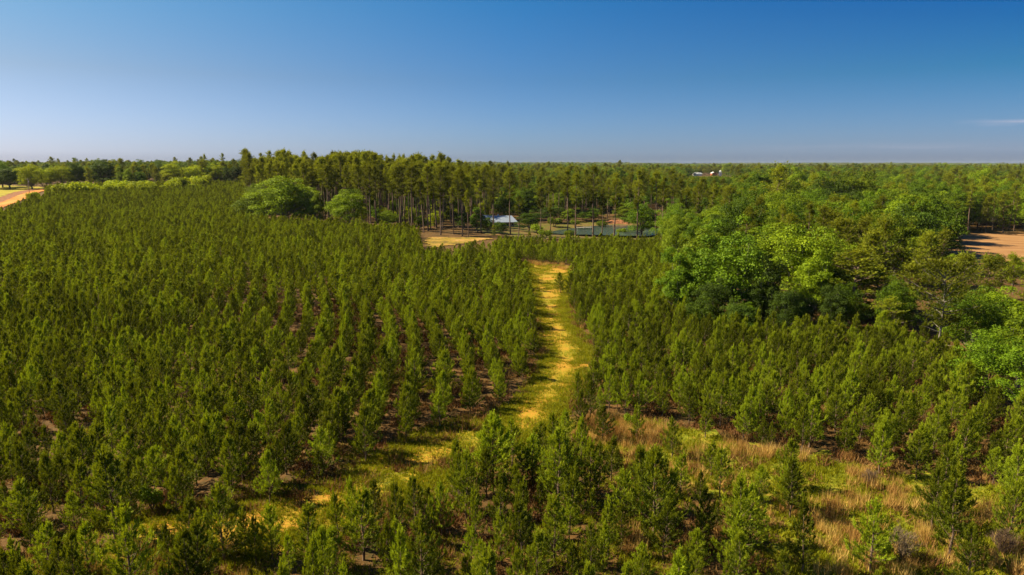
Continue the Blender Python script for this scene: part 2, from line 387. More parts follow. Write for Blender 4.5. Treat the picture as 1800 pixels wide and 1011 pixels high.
def broadleaf(seed, h=12.0, rad=4.2, low=0.18, nlobe=46, nleaf=7000, lsize=0.205, spread=1.0, flat=1.0):
    """broad crown of many uneven leaf masses with gaps between them"""
    rs = np.random.RandomState(seed); tb = MB(); cb = MB()
    zc = h * (low + (1 - low) * .50); rz = h * (1 - low) * .5
    r0 = .018 * h + .05
    fork = h * (low + .10); lean = rs.normal(size=2) * .3
    tb.tube([[0, 0, -.3], [lean[0] * .3, lean[1] * .3, fork * .5], [lean[0], lean[1], fork]], [r0 * 1.25, r0 * .95, r0 * .8], 7)
    C = []; R = []; lop = rs.rand(4) * 6.28
    for i in range(nlobe):
        g = i + .5; ph = math.acos(1 - 2 * g / nlobe); th = math.pi * (1 + 5 ** .5) * g + rs.normal() * .25
        d = np.array([math.cos(th) * math.sin(ph), math.sin(th) * math.sin(ph), math.cos(ph)])
        if d[2] < -.75: continue
        k = .54 + .54 * rs.rand()
        wid = rad * (1 + .25 * (-d[2])) if d[2] < 0 else rad * (1 - .12 * d[2])
        k *= 1 + .20 * math.sin(2 * th + lop[0]) + .14 * math.sin(3 * th + lop[1] + 2 * d[2])
        C.append(np.array([d[0] * wid * k * spread, d[1] * wid * k * spread, zc + d[2] * rz * k * flat])); R.append(rad * (.18 + .17 * rs.rand()))
    for i in range(max(5, nlobe // 5)):
        C.append(np.array([*(rs.normal(size=2) * rad * .3), zc + rs.normal() * rz * .35])); R.append(rad * .3)
    C = np.array(C); R = np.array(R)
    for i in range(0, len(C), 3):
        m = (C[i] + [lean[0], lean[1], fork]) * .5 + rs.normal(size=3) * .3 + [0, 0, -.3]
        tb.tube([[lean[0], lean[1], fork * .9], m, C[i]], [r0 * .45, r0 * .28, r0 * .08], 4)
    w = R ** 2; cnt = np.maximum(8, (nleaf * w / w.sum()).astype(int))
    lobe_t = .30 + .42 * rs.rand(len(C))
    for c, r, n, lt in zip(C, R, cnt, lobe_t):
        d = unit(rs.normal(size=(n, 3))); d[:, 2] = np.where(d[:, 2] < -.3, -d[:, 2], d[:, 2])
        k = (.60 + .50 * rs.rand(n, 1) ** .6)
        # break the lobe into sprays so that its edge is ragged
        spr = 1 + .22 * np.sin(d[:, :1] * 7 + c[0] * 3) * np.sin(d[:, 1:2] * 6 + c[1] * 3) + .12 * np.sin(d[:, 2:] * 11 + c[2])
        P = c + d * r * k * spr * [1.12, 1.12, .85]
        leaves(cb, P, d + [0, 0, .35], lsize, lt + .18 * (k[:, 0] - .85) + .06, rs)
    return tb, cb

def shrub(seed, h=2.2, r=1.3, n=1500, ls=.16):
    rs = np.random.RandomState(seed); tb = MB(); cb = MB()
    for i in range(9):
        az = rs.rand() * 6.28; e = np.array([math.cos(az) * r * .55, math.sin(az) * r * .55, h * (.55 + .35 * rs.rand())])
        tb.tube([[0, 0, -.1], e * .5 + [0, 0, .1], e], [.04, .025, .01], 4)
        m = n // 9; d = unit(rs.normal(size=(m, 3)))
        leaves(cb, e * [1, 1, .85] + d * (.35 + .3 * rs.rand(m, 1)) * [r * .75, r * .75, h * .42], d + [0, 0, .4], ls, .35 + .4 * rs.rand(), rs)
    return tb, cb
def grass_tuft(seed, h=.35, n=26, w=.03, r=.3, spread=.55):
    rs = np.random.RandomState(seed); b = MB()
    P = rs.normal(size=(n, 3)) * [r, r, 0]; A = unit(rs.normal(size=(n, 3)) * spread * .6 + [0, 0, 1])
    blades(b, P, A, .02, 3, h, w, spread, .3 + .5 * rs.rand(n), rs)
    return b
def dead_bush(seed, h=1.3):
    rs = np.random.RandomState(seed); b = MB()
    for i in range(60):
        az = rs.rand() * 6.28; e = np.array([math.cos(az) * .7 * rs.rand(), math.sin(az) * .7 * rs.rand(), h * (.4 + .6 * rs.rand())])
        b.tube([[0, 0, -.05], e * .5 + rs.normal(size=3) * .05, e], [.02, .012, .004], 3)
        P = e + rs.normal(size=(8, 3)) * .1
        blades(b, P, unit(P - [0, 0, -.3]), .02, 3, .22, .018, .6, .4 + .4 * rs.rand(8), rs)
    return b

# ------------------------------------------------------------------ object helpers
def mkobj(name, me, parent=None):
    o = bpy.data.objects.new(name, me); COL.objects.link(o)
    if parent: o.parent = parent
    return o
def tag(o, label=None, cat=None, group=None, kind=None):
    if label: o['label'] = label
    if cat: o['category'] = cat
    if group: o['group'] = group
    if kind: o['kind'] = kind
    return o
def thing(name, loc, rz=0.0, s=1.0, sz=None):
    o = bpy.data.objects.new(name, None); COL.objects.link(o)
    o.location = loc; o.rotation_euler = (0, 0, rz); o.scale = (s, s, sz or s); o.empty_display_size = .2
    return o
PARTS = {}   # kind -> list of (trunk mesh, crown mesh, joined mesh)
def register(kind, builders, bark, leaf, smooth=False):
    L = []
    for i, (tb, cb) in enumerate(builders):
        tm = tb.mesh(kind + '_trunk', [bark], True) if tb.v else None
        cmm = cb.mesh(kind + '_crown', [leaf])
        j = MB(); j.v = tb.v + cb.v; off = tb.n
        j.f3 = tb.f3 + [f + off for f in cb.f3]; j.f4 = tb.f4 + [f + off for f in cb.f4]
        j.t3 = tb.t3 + cb.t3; j.t4 = tb.t4 + cb.t4
        j.m3 = [a * 0 for a in tb.m3] + [a * 0 + 1 for a in cb.m3]; j.m4 = [a * 0 for a in tb.m4] + [a * 0 + 1 for a in cb.m4]
        L.append((tm, cmm, j.mesh(kind + '_whole', [bark, leaf])))
    PARTS[kind] = L
def plant(kind, name, loc, rz, s, sz, var, label, cat, group=None, parts=('trunk', 'crown')):
    tm, cmm, _ = PARTS[kind][var % len(PARTS[kind])]
    r = thing(name, loc, rz, s, sz); tag(r, label, cat, group)
    lean = .035 * math.sin(loc[0] * 12.9898 + loc[1] * 78.233); r.rotation_euler = (lean, lean * .7, rz)
    if tm: mkobj(parts[0], tm, r)
    mkobj(parts[1], cmm, r)
    return r
def stuff_instances(name, meshes, pts, rot, scl, idx, label, cat):
    """ONE object of kind stuff: a point cloud whose geometry nodes grow a plant on every point"""
    c = bpy.data.collections.new(name + '_kinds')
    for i, me in enumerate(meshes):
        c.objects.link(bpy.data.objects.new('%s_kind_%02d' % (name, i), me))
    me = bpy.data.meshes.new(name); me.vertices.add(len(pts)); me.vertices.foreach_set('co', np.asarray(pts, np.float32).ravel())
    for an, ty, dat in (('rz', 'FLOAT', rot), ('scl', 'FLOAT_VECTOR', scl), ('vidx', 'INT', idx)):
        a = me.attributes.new(an, ty, 'POINT'); a.data.foreach_set('vector' if ty == 'FLOAT_VECTOR' else 'value', np.asarray(dat, np.int32 if ty == 'INT' else np.float32).ravel())
    o = mkobj(name, me); tag(o, label, cat, kind='stuff')
    g = bpy.data.node_groups.new(name, 'GeometryNodeTree')
    g.interface.new_socket(name='Geometry', in_out='INPUT', socket_type='NodeSocketGeometry')
    g.interface.new_socket(name='Geometry', in_out='OUTPUT', socket_type='NodeSocketGeometry')
    n = g.nodes.new; L = g.links.new
    gi = n('NodeGroupInput'); go = n('NodeGroupOutput'); ip = n('GeometryNodeInstanceOnPoints'); ci = n('GeometryNodeCollectionInfo')
    ci.inputs['Collection'].default_value = c; ci.inputs['Separate Children'].default_value = True; ci.inputs['Reset Children'].default_value = True
    def attr(nm, ty):
        a = n('GeometryNodeInputNamedAttribute'); a.data_type = ty; a.inputs['Name'].default_value = nm; return a.outputs[0]
    L(gi.outputs[0], ip.inputs['Points']); L(ci.outputs[0], ip.inputs['Instance']); ip.inputs['Pick Instance'].default_value = True
    L(attr('vidx', 'INT'), ip.inputs['Instance Index']); L(attr('scl', 'FLOAT_VECTOR'), ip.inputs['Scale'])
    cx = n('ShaderNodeCombineXYZ'); L(attr('rz', 'FLOAT'), cx.inputs[2]); er = n('FunctionNodeEulerToRotation'); L(cx.outputs[0], er.inputs[0])
    L(er.outputs[0], ip.inputs['Rotation']); L(ip.outputs[0], go.inputs[0])
    md = o.modifiers.new('scatter', 'NODES'); md.node_group = g
    return o

# ------------------------------------------------------------------ zones (outlines on the ground)
P_PATH = poly([(926, 462), (1000, 470), (1010, 482), (996, 497), (998, 515), (992, 540), (1000, 570), (1018, 597), (1024, 622), (1020, 650), (1010, 680), (985, 712), (965, 745), (935, 790),
               (880, 790), (888, 745), (915, 712), (940, 680), (958, 650), (962, 615), (955, 580), (944, 540), (936, 500)])
LANE = poly([(925, 735), (880, 752), (815, 775), (735, 818), (655, 862), (560, 896), (450, 926), (330, 943), (215, 948)])
P_OPEN = poly([(1000, 748), (1060, 735), (1130, 738), (1250, 765), (1330, 792), (1440, 803), (1560, 830), (1690, 852), (1850, 856), (2050, 1080), (1320, 1080), (1370, 960), (1400, 905), (1330, 872), (1230, 862), (1150, 836), (1080, 812), (1010, 780)])
P_SAND = poly([(746, 424), (762, 417), (800, 419), (846, 418), (862, 420), (840, 425), (800, 431), (765, 436), (748, 432)])
P_FIELD = poly([(1672, 413), (1740, 411), (1900, 412), (1960, 480), (1820, 478), (1720, 470), (1665, 440)])
P_LAWN = poly([(-60, 326), (30, 327), (72, 329), (78, 336), (52, 342), (38, 352), (0, 362), (-90, 372)])
# plantation edges
EDGE_L = poly([(-220, 390), (-90, 384), (10, 377), (45, 364), (80, 350), (80, 334), (150, 330), (300, 328), (432, 326), (440, 390), (560, 400), (700, 409), (740, 418)])
P_PLANT_L = np.concatenate([EDGE_L, poly([(735, 425), (745, 452), (800, 456), (850, 452), (890, 456), (926, 465), (934, 500), (942, 540), (953, 580), (960, 615), (956, 650), (938, 682), (912, 712), (880, 745), (815, 770), (735, 812), (650, 856), (560, 888), (450, 918), (330, 936), (150, 942), (-250, 950), (-900, 800)])])
P_PLANT_R = poly([(862, 448), (880, 434), (960, 437), (1080, 436), (1172, 436), (1195, 470), (1180, 520), (1240, 570), (1330, 600), (1440, 600), (1560, 606), (1650, 632), (1700, 676), (1800, 740), (1960, 800), (2100, 870),
                  (1800, 854), (1690, 850), (1560, 828), (1440, 800), (1330, 790), (1250, 762), (1130, 736), (1060, 733), (1005, 742), (990, 712), (1015, 680), (1026, 650), (1030, 622), (1024, 597), (1006, 570), (1000, 540), (1004, 515), (1006, 497), (1014, 482), (1000, 470), (928, 462), (900, 457)])
P_FRONT = poly([(-400, 962), (-80, 962), (150, 962), (330, 955), (450, 940), (560, 910), (655, 878), (735, 834), (815, 790), (880, 765), (960, 750), (1000, 752), (1010, 780), (1080, 812), (1150, 836), (1230, 862), (1330, 872), (1400, 905), (1370, 960), (1320, 1080), (1340, 1400), (-400, 1400)])
P_POND = poly([(935, 409), (985, 403), (1050, 401), (1062, 393), (1105, 396), (1165, 399), (1178, 409), (1160, 419), (1080, 418), (1000, 414)])
P_YARD = poly([(835, 402), (850, 388), (930, 386), (960, 392), (1060, 386), (1180, 392), (1200, 410), (1180, 422), (930, 422), (850, 412)])

# ------------------------------------------------------------------ ground, path, fields
def axis_vals(segs):
    o = []
    for a, b, s in segs: o += list(np.arange(a, b, s))
    o.append(segs[-1][1]); return np.array(o, float)
xs = axis_vals([(-10000, -2000, 500), (-2000, -500, 150), (-500, 500, 10), (500, 2000, 150), (2000, 10000, 500)])
ys = axis_vals([(-300, 0, 30), (0, 700, 8), (700, 2500, 150), (2500, 10000, 500)])
X, Y = np.meshgrid(xs, ys); Z = ground(X, Y)
gm = MB(); nx, ny = len(xs), len(ys)
i = np.arange(nx * ny).reshape(ny, nx)
gm.v.append(np.stack([X, Y, Z], -1).reshape(-1, 3)); gm.f4.append(np.stack([i[:-1, :-1], i[:-1, 1:], i[1:, 1:], i[1:, :-1]], -1).reshape(-1, 4))
gm.t4.append(np.full((nx - 1) * (ny - 1), .5)); gm.m4.append(np.zeros((nx - 1) * (ny - 1), int)); gm.n = nx * ny
tag(mkobj('ground', gm.mesh('ground', [M['floor']], True)), kind='structure')

def sheet(name, P, mat, step, lift, jag=0.0, res_noise=1.5):
    """a terrain-following patch filling outline P (or within jag metres of it, ragged)"""
    x0, y0 = P.min(0) - step; x1, y1 = P.max(0) + step
    gx = np.arange(x0, x1 + step, step); gy = np.arange(y0, y1 + step, step)
    CX, CY = np.meshgrid((gx[:-1] + gx[1:]) / 2, (gy[:-1] + gy[1:]) / 2)
    ox = (vnoise(CX, CY, res_noise, 3) - .5) * 2 * jag; oy = (vnoise(CX, CY, res_noise, 9) - .5) * 2 * jag
    ins = inside(P, (CX + ox).ravel(), (CY + oy).ravel()).reshape(CX.shape)
    j, i = np.nonzero(ins)
    def z(x, y): return ground(x, y) + lift
    a = np.stack([np.stack([gx[i + di], gy[j + dj], z(gx[i + di], gy[j + dj])], -1) for di, dj in ((0, 0), (1, 0), (1, 1), (0, 1))], 1)
    keyv, inv = np.unique(np.round(a.reshape(-1, 3), 3), axis=0, return_inverse=True)
    b = MB(); b.v.append(keyv); b.f4.append(inv.reshape(-1, 4)); b.t4.append(np.full(len(a), .5)); b.m4.append(np.zeros(len(a), int)); b.n = len(keyv)
    return tag(mkobj(name, b.mesh(name, [mat], True)), kind='structure')
def ribbon(C, w):
    C = np.array(C); d = np.gradient(C, axis=0); n = np.stack([-d[:, 1], d[:, 0]], 1); n /= np.linalg.norm(n, axis=1, keepdims=True)
    return np.concatenate([C + n * w / 2, (C - n * w / 2)[::-1]])
sheet('path', P_PATH, M['path'], .25, .09, 1.0)
sheet('grass_lane', ribbon(LANE, 5.0), M['path'], .25, .06, 1.5)
sheet('meadow', P_OPEN, M['meadow'], .45, .03, 1.6)
sheet('sandy_clearing', P_SAND, M['sand'], 1.0, .18, 1.5)
sheet('ploughed_field', P_FIELD, M['soil'], 2.0, .12, 1.0)
sheet('lawn', P_LAWN, M['lawn'], 3.0, .15, 1.0)
sheet('yard_grass', P_YARD, M['yard'], 1.5, .10, 1.5)
ROAD = poly([(-60, 385), (10, 359), (38, 347), (60, 338), (84, 334)])
road_r = ribbon(ROAD, 7.0)
sheet('dirt_road', road_r, M['clay'], 1.2, .35, .6)
sheet('road_bank', ribbon(ROAD + np.array([-9.0, 3.0]), 7.0), M['clay_dark'], 1.2, .25, 1.0)

# ------------------------------------------------------------------ pond
wm, t = new_mat('pond_water')
d = t.nodes.new('ShaderNodeBsdfPrincipled'); d.inputs['Base Color'].default_value = (.045, .065, .060, 1); d.inputs['Roughness'].default_value = .16
nz = t.nodes.new('ShaderNodeTexNoise'); nz.inputs['Scale'].default_value = 1.4; bp_ = t.nodes.new('ShaderNodeBump'); bp_.inputs['Strength'].default_value = .7
t.links.new(nz.outputs[0], bp_.inputs['Height']); t.links.new(bp_.outputs[0], d.inputs['Normal'])
o_ = t.nodes.new('ShaderNodeOutputMaterial'); t.links.new(d.outputs[0], o_.inputs[0])
zw = float(ground(33.0, 253.0)) + 1.15; print('pond', P_POND.round(), zw, ground(P_POND[:, 0], P_POND[:, 1]))
b = MB(); cen = P_POND.mean(0); PP = []
for k in range(len(P_POND)):
    a_, b_, c_ = P_POND[k - 1], P_POND[k], P_POND[(k + 1) % len(P_POND)]
    for s in (0, .5): PP.append((1 - s) * (.25 * a_ + .5 * b_ + .25 * c_) + s * (b_ + c_) / 2)
PP = np.array(PP)
V = np.array([[[*cen, zw], [*PP[k], zw], [*PP[(k + 1) % len(PP)], zw]] for k in range(len(PP))])
b.tris(V[:, ::-1], .5); tag(mkobj('pond', b.mesh('pond', [wm])), kind='structure')

# ------------------------------------------------------------------ plant kinds
register('young', [young_pine(11 + i, 0, f) for i, f in enumerate((1.0, .85, 1.12, .95, 1.05, .78))], M['bark'], M['needles'])
register('young_far', [young_pine(41 + i, 1, f) for i, f in enumerate((1.0, .9, 1.1, 1.0))], M['bark'], M['needles'])
register('tall', [tall_pine(60 + i, 25, c, r, 190) for i, (c, r) in enumerate(((.46, 3.5), (.38, 3.2), (.52, 3.9), (.48, 2.9), (.42, 3.7), (.34, 3.4), (.55, 3.2)))], M['bark'], M['pine'])
register('mid', [tall_pine(80 + i, 12, c, r, 170, .8, 3) for i, (c, r) in enumerate(((.80, 2.6), (.86, 3.0), (.76, 2.5), (.9, 2.8)))], M['bark'], M['pine'])
register('bl_green', [broadleaf(100 + i, 12, r, lo, nl, 23000) for i, (r, lo, nl) in enumerate(((4.2, .05, 54), (3.6, .04, 46), (4.8, .08, 64)))], M['bark_grey'], M['leaf_green'])
register('bl_bright', [broadleaf(120 + i, 12, r, lo, nl, 23000) for i, (r, lo, nl) in enumerate(((4.2, .05, 56), (3.6, .04, 46), (4.7, .08, 62)))], M['bark_grey'], M['leaf_bright'])
register('bl_dark', [broadleaf(140 + i, 12, r, .08, 48, 20000) for i, r in enumerate((4.4, 3.8))], M['bark_grey'], M['leaf_dark'])
register('bl_lime', [broadleaf(150 + i, 12, r, .05, 48, 18000) for i, r in enumerate((4.4, 3.8))], M['bark_grey'], M['leaf_yellow'])
register('shrub_green', [shrub(160 + i) for i in range(2)], M['bark_grey'], M['leaf_bright'])
register('shrub_yellow', [shrub(170 + i, 3.0, 2.1, 1500, .26) for i in range(2)], M['bark_grey'], M['leaf_yellow'])
# cheaper kinds for the far wood
register('far_pine', [tall_pine(200 + i, 20, .6, 4.0, 80, 1.8, 0, 0) for i in range(3)], M['bark'], M['pine'])
register('far_green', [broadleaf(210 + i, 14, 5.0, .12, 34, 2600, .55) for i in range(2)], M['bark_grey'], M['leaf_green'])
register('far_bright', [broadleaf(220 + i, 14, 5.0, .12, 34, 2600, .55) for i in range(2)], M['bark_grey'], M['leaf_bright'])
register('far_dark', [broadleaf(230 + i, 14, 4.8, .12, 30, 2400, .55) for i in range(2)], M['bark_grey'], M['leaf_dark'])

RS = np.random.RandomState(7)
def in_frame(x, y, top, margin=40):
    z = ground(x, y)
    u, v, c = proj(x, y, z); u2, v2, c2 = proj(x, y, z + top)
    return (u > -margin) & (u < 1800 + margin) & (v2 < 1011 + margin * .3) & (c2 > 4)

# ------------------------------------------------------------------ young plantation pines
def rows(P, ang, row, gap, jr, jg, warp, keep, seed):
    rs = np.random.RandomState(seed); c, s = math.cos(ang), math.sin(ang)
    x0, y0 = P.min(0); x1, y1 = P.max(0)
    x0 = max(x0, -420); x1 = min(x1, 300); y0 = max(y0, 14); y1 = min(y1, 620)
    R = 760; A, B = np.meshgrid(np.arange(-R, R, gap), np.arange(-R, R, row))
    A = A + rs.normal(size=A.shape) * jg; Bq = B + rs.normal(size=B.shape) * jr + warp(A, B)
    x = c * A - s * Bq; y = s * A + c * Bq
    m = (x > x0) & (x < x1) & (y > y0) & (y < y1)
    x, y = x[m], y[m]
    m = inside(P, x, y); x, y = x[m], y[m]
    u, v, cc = proj(x, y, ground(x, y)); m = (u > -260 - 4000 / cc) & (u < 1870 + 1500 / cc); x, y = x[m], y[m]
    m = rs.rand(len(x)) < keep(x, y)
    return x[m], y[m]
def keepL(x, y):
    n = vnoise(x, y, 9, 5); return np.where(n < .14, .5, .97)
def left_rows(seed):
    rs = np.random.RandomState(seed); yy = np.arange(10, 620, .5)
    phi = np.radians(np.interp(yy, [40, 62, 80, 105, 140, 620], [-2, -5, -11, -19, -23, -24])); G = np.cumsum(np.tan(phi)) * .5
    B, A = np.meshgrid(np.arange(-420, 260, 2.7), np.arange(14, 600, 1.25))
    A = A + rs.uniform(-.9, .9, (1, A.shape[1])) + rs.normal(size=A.shape) * .22
    jr = .14 + .75 * sstep(95, 150, A)
    x = (B + rs.normal(size=A.shape) * jr + np.interp(A, yy, G)).ravel(); y = (A + rs.normal(size=A.shape) * .5 * sstep(95, 150, A)).ravel()
    m = inside(P_PLANT_L, x, y); x, y = x[m], y[m]
    u, v, cc = proj(x, y, ground(x, y)); m = (u > -260 - 4000 / cc) & (u < 1870); x, y = x[m], y[m]
    m = rs.rand(len(x)) < keepL(x, y); return x[m], y[m]
xl, yl = left_rows(1)
xr, yr = rows(P_PLANT_R, math.radians(47), 2.35, 1.35, .2, .25, lambda a, b: 2.0 * np.sin(a / 50.0), lambda x, y: np.full(len(x), .95), 2)
xf, yf = rows(P_FRONT, math.radians(70), 2.4, 1.7, .4, .4, lambda a, b: 1.5 * np.sin(a / 9.0), lambda x, y: np.where((vnoise(x, y, 6, 8) < .22) & (x > -8), .35, .9), 3)
xo, yo = rows(P_OPEN, math.radians(47), 3.2, 2.6, .5, .6, lambda a, b: 0 * a, lambda x, y: np.where(dist_line(np.vstack([P_OPEN, P_OPEN[:1]]), x, y) < 2.2, .55, .10), 4)
hl = (3.35 + .55 * RS.normal(size=len(xl))) * (1 - .4 * RS.rand(len(xl)) ** 6); hr = (3.4 + .55 * RS.normal(size=len(xr))) * (1 - .4 * RS.rand(len(xr)) ** 6); hf = 3.15 + .75 * RS.normal(size=len(xf)); ho = 2.9 + .6 * RS.normal(size=len(xo))
# single pines one can point at in the open ground (pixel of the foot, height)
OWN = [(1120, 776, 3.0), (1181, 806, 3.1), (1240, 770, 3.3), (1020, 757, 3.4), (1668, 985, 5.4), (1650, 905, 4.6), (1545, 836, 4.2), (1610, 842, 3.4), (1770, 960, 4.0),
       (985, 516, 3.6), (1003, 524, 4.2), (205, 945, 5.4), (1385, 860, 3.4), (1300, 925, 3.0), (1530, 1005, 4.0), (1410, 1010, 4.2), (1780, 900, 4.4), (640, 985, 4.3), (805, 870, 3.8), (1700, 1040, 3.6)]
ow = np.array([(*px(a, b_), c) for a, b_, c in OWN])
px_, py_, ph_ = [np.concatenate(q) for q in ((xl, xr, xf, xo, ow[:, 0]), (yl, yr, yf, yo, ow[:, 1]), (hl, hr, hf, ho, ow[:, 2]))]
zone = np.concatenate([np.full(len(xl), 0), np.full(len(xr), 1), np.full(len(xf), 2), np.full(len(xo), 3), np.full(len(ow), 4)])
ok = (np.hypot(px_, py_) > 12)
lane_d = dist_line(LANE, px_, py_); ok &= ((lane_d > np.where(px_ < -14, 2.3, 3.2)) | (zone == 4))
ok &= ~((inside(P_PATH, px_, py_) | (dist_line(np.vstack([P_PATH, P_PATH[:1]]), px_, py_) < 1.2)) & (zone != 4)); ok &= ~inside(P_SAND, px_, py_); ok &= ~inside(road_r, px_, py_)
for q in range(len(ow)):   # room round the single ones
    ok &= (zone == 4) | (np.hypot(px_ - ow[q, 0], py_ - ow[q, 1]) > 1.5)
# strip of yellow-green thicket in the far left plantation
THICK = poly([(95, 347), (140, 343), (190, 341), (240, 340), (290, 338), (330, 333), (338, 331)])
ok &= (dist_line(THICK, px_, py_) > 6.0) | (vnoise(px_, py_, 7, 77) > .62)
px_, py_, ph_, zone, lane_d = px_[ok], py_[ok], np.clip(ph_[ok], 1.8, 5.6), zone[ok], lane_d[ok]
pz_ = ground(px_, py_)
u_, v_, c_ = proj(px_, py_, pz_); _, vt_, _ = proj(px_, py_, pz_ + ph_)
vis = in_frame(px_, py_, ph_, 0)
size = np.where(vis, ph_ / c_, 0)
order = np.argsort(-size); own_idx = order[:300]; is_own = np.zeros(len(px_), bool); is_own[own_idx] = True
is_own |= (zone == 4) & vis
extra = is_own.sum() - 300
for k in order[::-1]:
    if extra <= 0: break
    if is_own[k] and zone[k] != 4: is_own[k] = False; extra -= 1
rot_ = RS.rand(len(px_)) * 6.28; wid_ = 1.08 + .13 * RS.normal(size=len(px_)); var_ = RS.randint(0, 6, len(px_))

# words for the labels of the 300 nearest
ids = np.nonzero(is_own)[0]
path_line = poly([(930, 480), (965, 580), (990, 640), (950, 700), (925, 735)])
label = {}; group = {}
ORD = ['first', 'second', 'third', 'fourth', 'fifth', 'sixth', 'seventh', 'eighth', 'ninth', 'tenth', 'eleventh', 'twelfth', 'thirteenth', 'fourteenth', 'fifteenth', 'sixteenth', 'seventeenth', 'eighteenth', 'nineteenth', 'twentieth'] + ['twenty-' + w for w in ('first', 'second', 'third', 'fourth', 'fifth', 'sixth', 'seventh', 'eighth', 'ninth')]
def take(sel, fmt, key, grp, lim=29):
    sel = [k for k in sel if k not in label]; sel = sorted(sel, key=key)[:lim]
    for n_, k in enumerate(sel): label[k] = fmt % ORD[n_]; group[k] = grp
G0 = 'young pines in the plantation'
OWN_LABEL = ['small slim young pine alone in tan grass, left one of the clearing pair', 'small young pine in the clearing, just right of and nearer than the slim one', 'small dense young pine at the back edge of the bright clearing',
    'small young pine beside the near end of the grass path, right side', 'tall full young pine standing alone in straw grass at lower right', 'full young pine right behind the tall one in the lower right straw grass',
    'middle-sized young pine at the far edge of the clearing with a long shadow', 'short young pine beside the longer-shadowed one at the clearing edge', 'young pine by the right picture edge among russet grass',
    'left and smaller of the two pines at the far right bend of the grass path', 'right and fuller of the two pines at the far right bend of the grass path', 'large full young pine with bare foot standing alone by the grass lane at lower left',
    'short young pine at the left end of the straw grass clearing', 'thin young pine between green weeds left of the straw grass', 'young pine at the bottom edge in front of the straw grass patch', 'young pine at the bottom edge, left of the straw grass patch',
    'young pine at the right picture edge behind the russet grass', 'tall young pine on the near side of the lane with yellow grass behind it', 'sparse young pine with bare lower trunk between lane and thicket', 'young pine at the bottom right corner in green grass']
pin = [k for k in range(len(px_)) if zone[k] == 4]
for k in pin:
    q = int(np.argmin(np.hypot(ow[:, 0] - px_[k], ow[:, 1] - py_[k])))
    if is_own[k]: label[k] = OWN_LABEL[q]; group[k] = G0
take([k for k in ids if v_[k] > 1005 and 0 < u_[k] < 900], '%s young pine from the left, rising from below the bottom picture edge, left half', lambda k: u_[k], G0)
take([k for k in ids if v_[k] > 1005 and u_[k] >= 900], '%s young pine right of centre, rising from below the bottom picture edge', lambda k: u_[k], G0)
take([k for k in ids if zone[k] == 0 and lane_d[k] < 4.6 and v_[k] < 1005], '%s young pine from the left along the far side of the grass lane', lambda k: u_[k], G0)
take([k for k in ids if zone[k] == 2 and lane_d[k] < 5.0], '%s young pine from the left along the near side of the grass lane', lambda k: u_[k], G0)
take([k for k in ids if zone[k] == 3], '%s pine from the left of those scattered inside the straw grass clearing', lambda k: u_[k], G0)
take([k for k in ids if zone[k] == 1 and u_[k] > 900 and dist_line(np.vstack([P_OPEN, P_OPEN[:1]]), px_[k:k + 1], py_[k:k + 1])[0] < 3.0], '%s young pine from the left lining the back of the bright clearing', lambda k: u_[k], G0)
cols = np.linspace(0, 1800, 10)
WH = ['at the far left', 'left of the left third', 'in the left third', 'left of centre', 'just left of centre', 'just right of centre', 'right of centre', 'in the right third', 'at the far right']
ZN = ['crowded young pine of the left plantation', 'crowded young pine of the right plantation', 'young pine of the thicket before the lane', 'young pine in the clearing', 'young pine']
ZG = ['nearest pines of the left plantation', 'nearest pines of the right plantation', 'pines of the front thicket']
for zz in range(3):
    for ci in range(9):
        sel = [k for k in ids if k not in label and zone[k] == zz and cols[ci] - (400 if ci == 0 else 0) <= u_[k] < cols[ci + 1] + (400 if ci == 8 else 0)]
        take(sel, ['%s nearest pine of the left plantation, ', '%s nearest pine of the right plantation, ', '%s nearest pine in the front thicket, '][zz] + WH[ci], lambda k: c_[k], ZG[zz])
for k in ids:
    if k not in label: label[k] = ZN[zone[k]] + ', farther back, ' + WH[int(np.clip(np.searchsorted(cols, u_[k]) - 1, 0, 8))]; group[k] = ZG[min(zone[k], 2)]
for k in ids:
    s = ph_[k] / 5.0
    plant('young', 'young_pine', (px_[k], py_[k], pz_[k]), rot_[k], s * wid_[k], s, int(var_[k]), label[k], 'pine tree', group[k])
rest = ~is_own
def stuff_from(name, kinds, x, y, hh, base_h, rz, wid, idx, lab, cat):
    me = [w for kd in kinds for (_, _, w) in PARTS[kd]]
    s = hh / base_h
    stuff_instances(name, me, np.stack([x, y, ground(x, y)], 1), rz, np.stack([s * wid, s * wid, s], 1), idx, lab, cat)
nearm = rest & (c_ < 105); farm = rest & ~nearm
idx = np.where(nearm, var_, 6 + var_ % 4)
stuff_from('young_pine_plantation', ['young', 'young_far'], px_[rest], py_[rest], ph_[rest], 5.0, rot_[rest], wid_[rest], idx[rest], 'thousands of young pines massed in planted rows beyond the nearest ones', 'plantation')
print('young pines', len(px_), 'near', nearm.sum())

# ------------------------------------------------------------------ standing forest
FOREST = []      # x, y, kind, height, width factor, label (None = to be worded later)
def at_px(u, vbase, vtop, kind, wpx=None, label=None, d=None):
    """tree whose foot is at (u, vbase) (or at distance d) and whose top reaches vtop"""
    if d is None: x, y = px(u, vbase)
    else: y = d; x = (u - 900) / F * (d * math.cos(PITCH) + (H - 1) * math.sin(PITCH))
    z = float(ground(x, y)); b_ = (505.5 - vtop) / F
    # height so that the top projects on vtop
    tz = (b_ * math.cos(PITCH) - math.sin(PITCH)) / (math.cos(PITCH) + b_ * math.sin(PITCH))
    hh = H + tz * y - z
    c = y * math.cos(PITCH) + (H - z) * math.sin(PITCH)
    w = None
    if wpx: w = wpx / F * c / 2
    FOREST.append([x, y, kind, max(hh, 2.0), w, label])
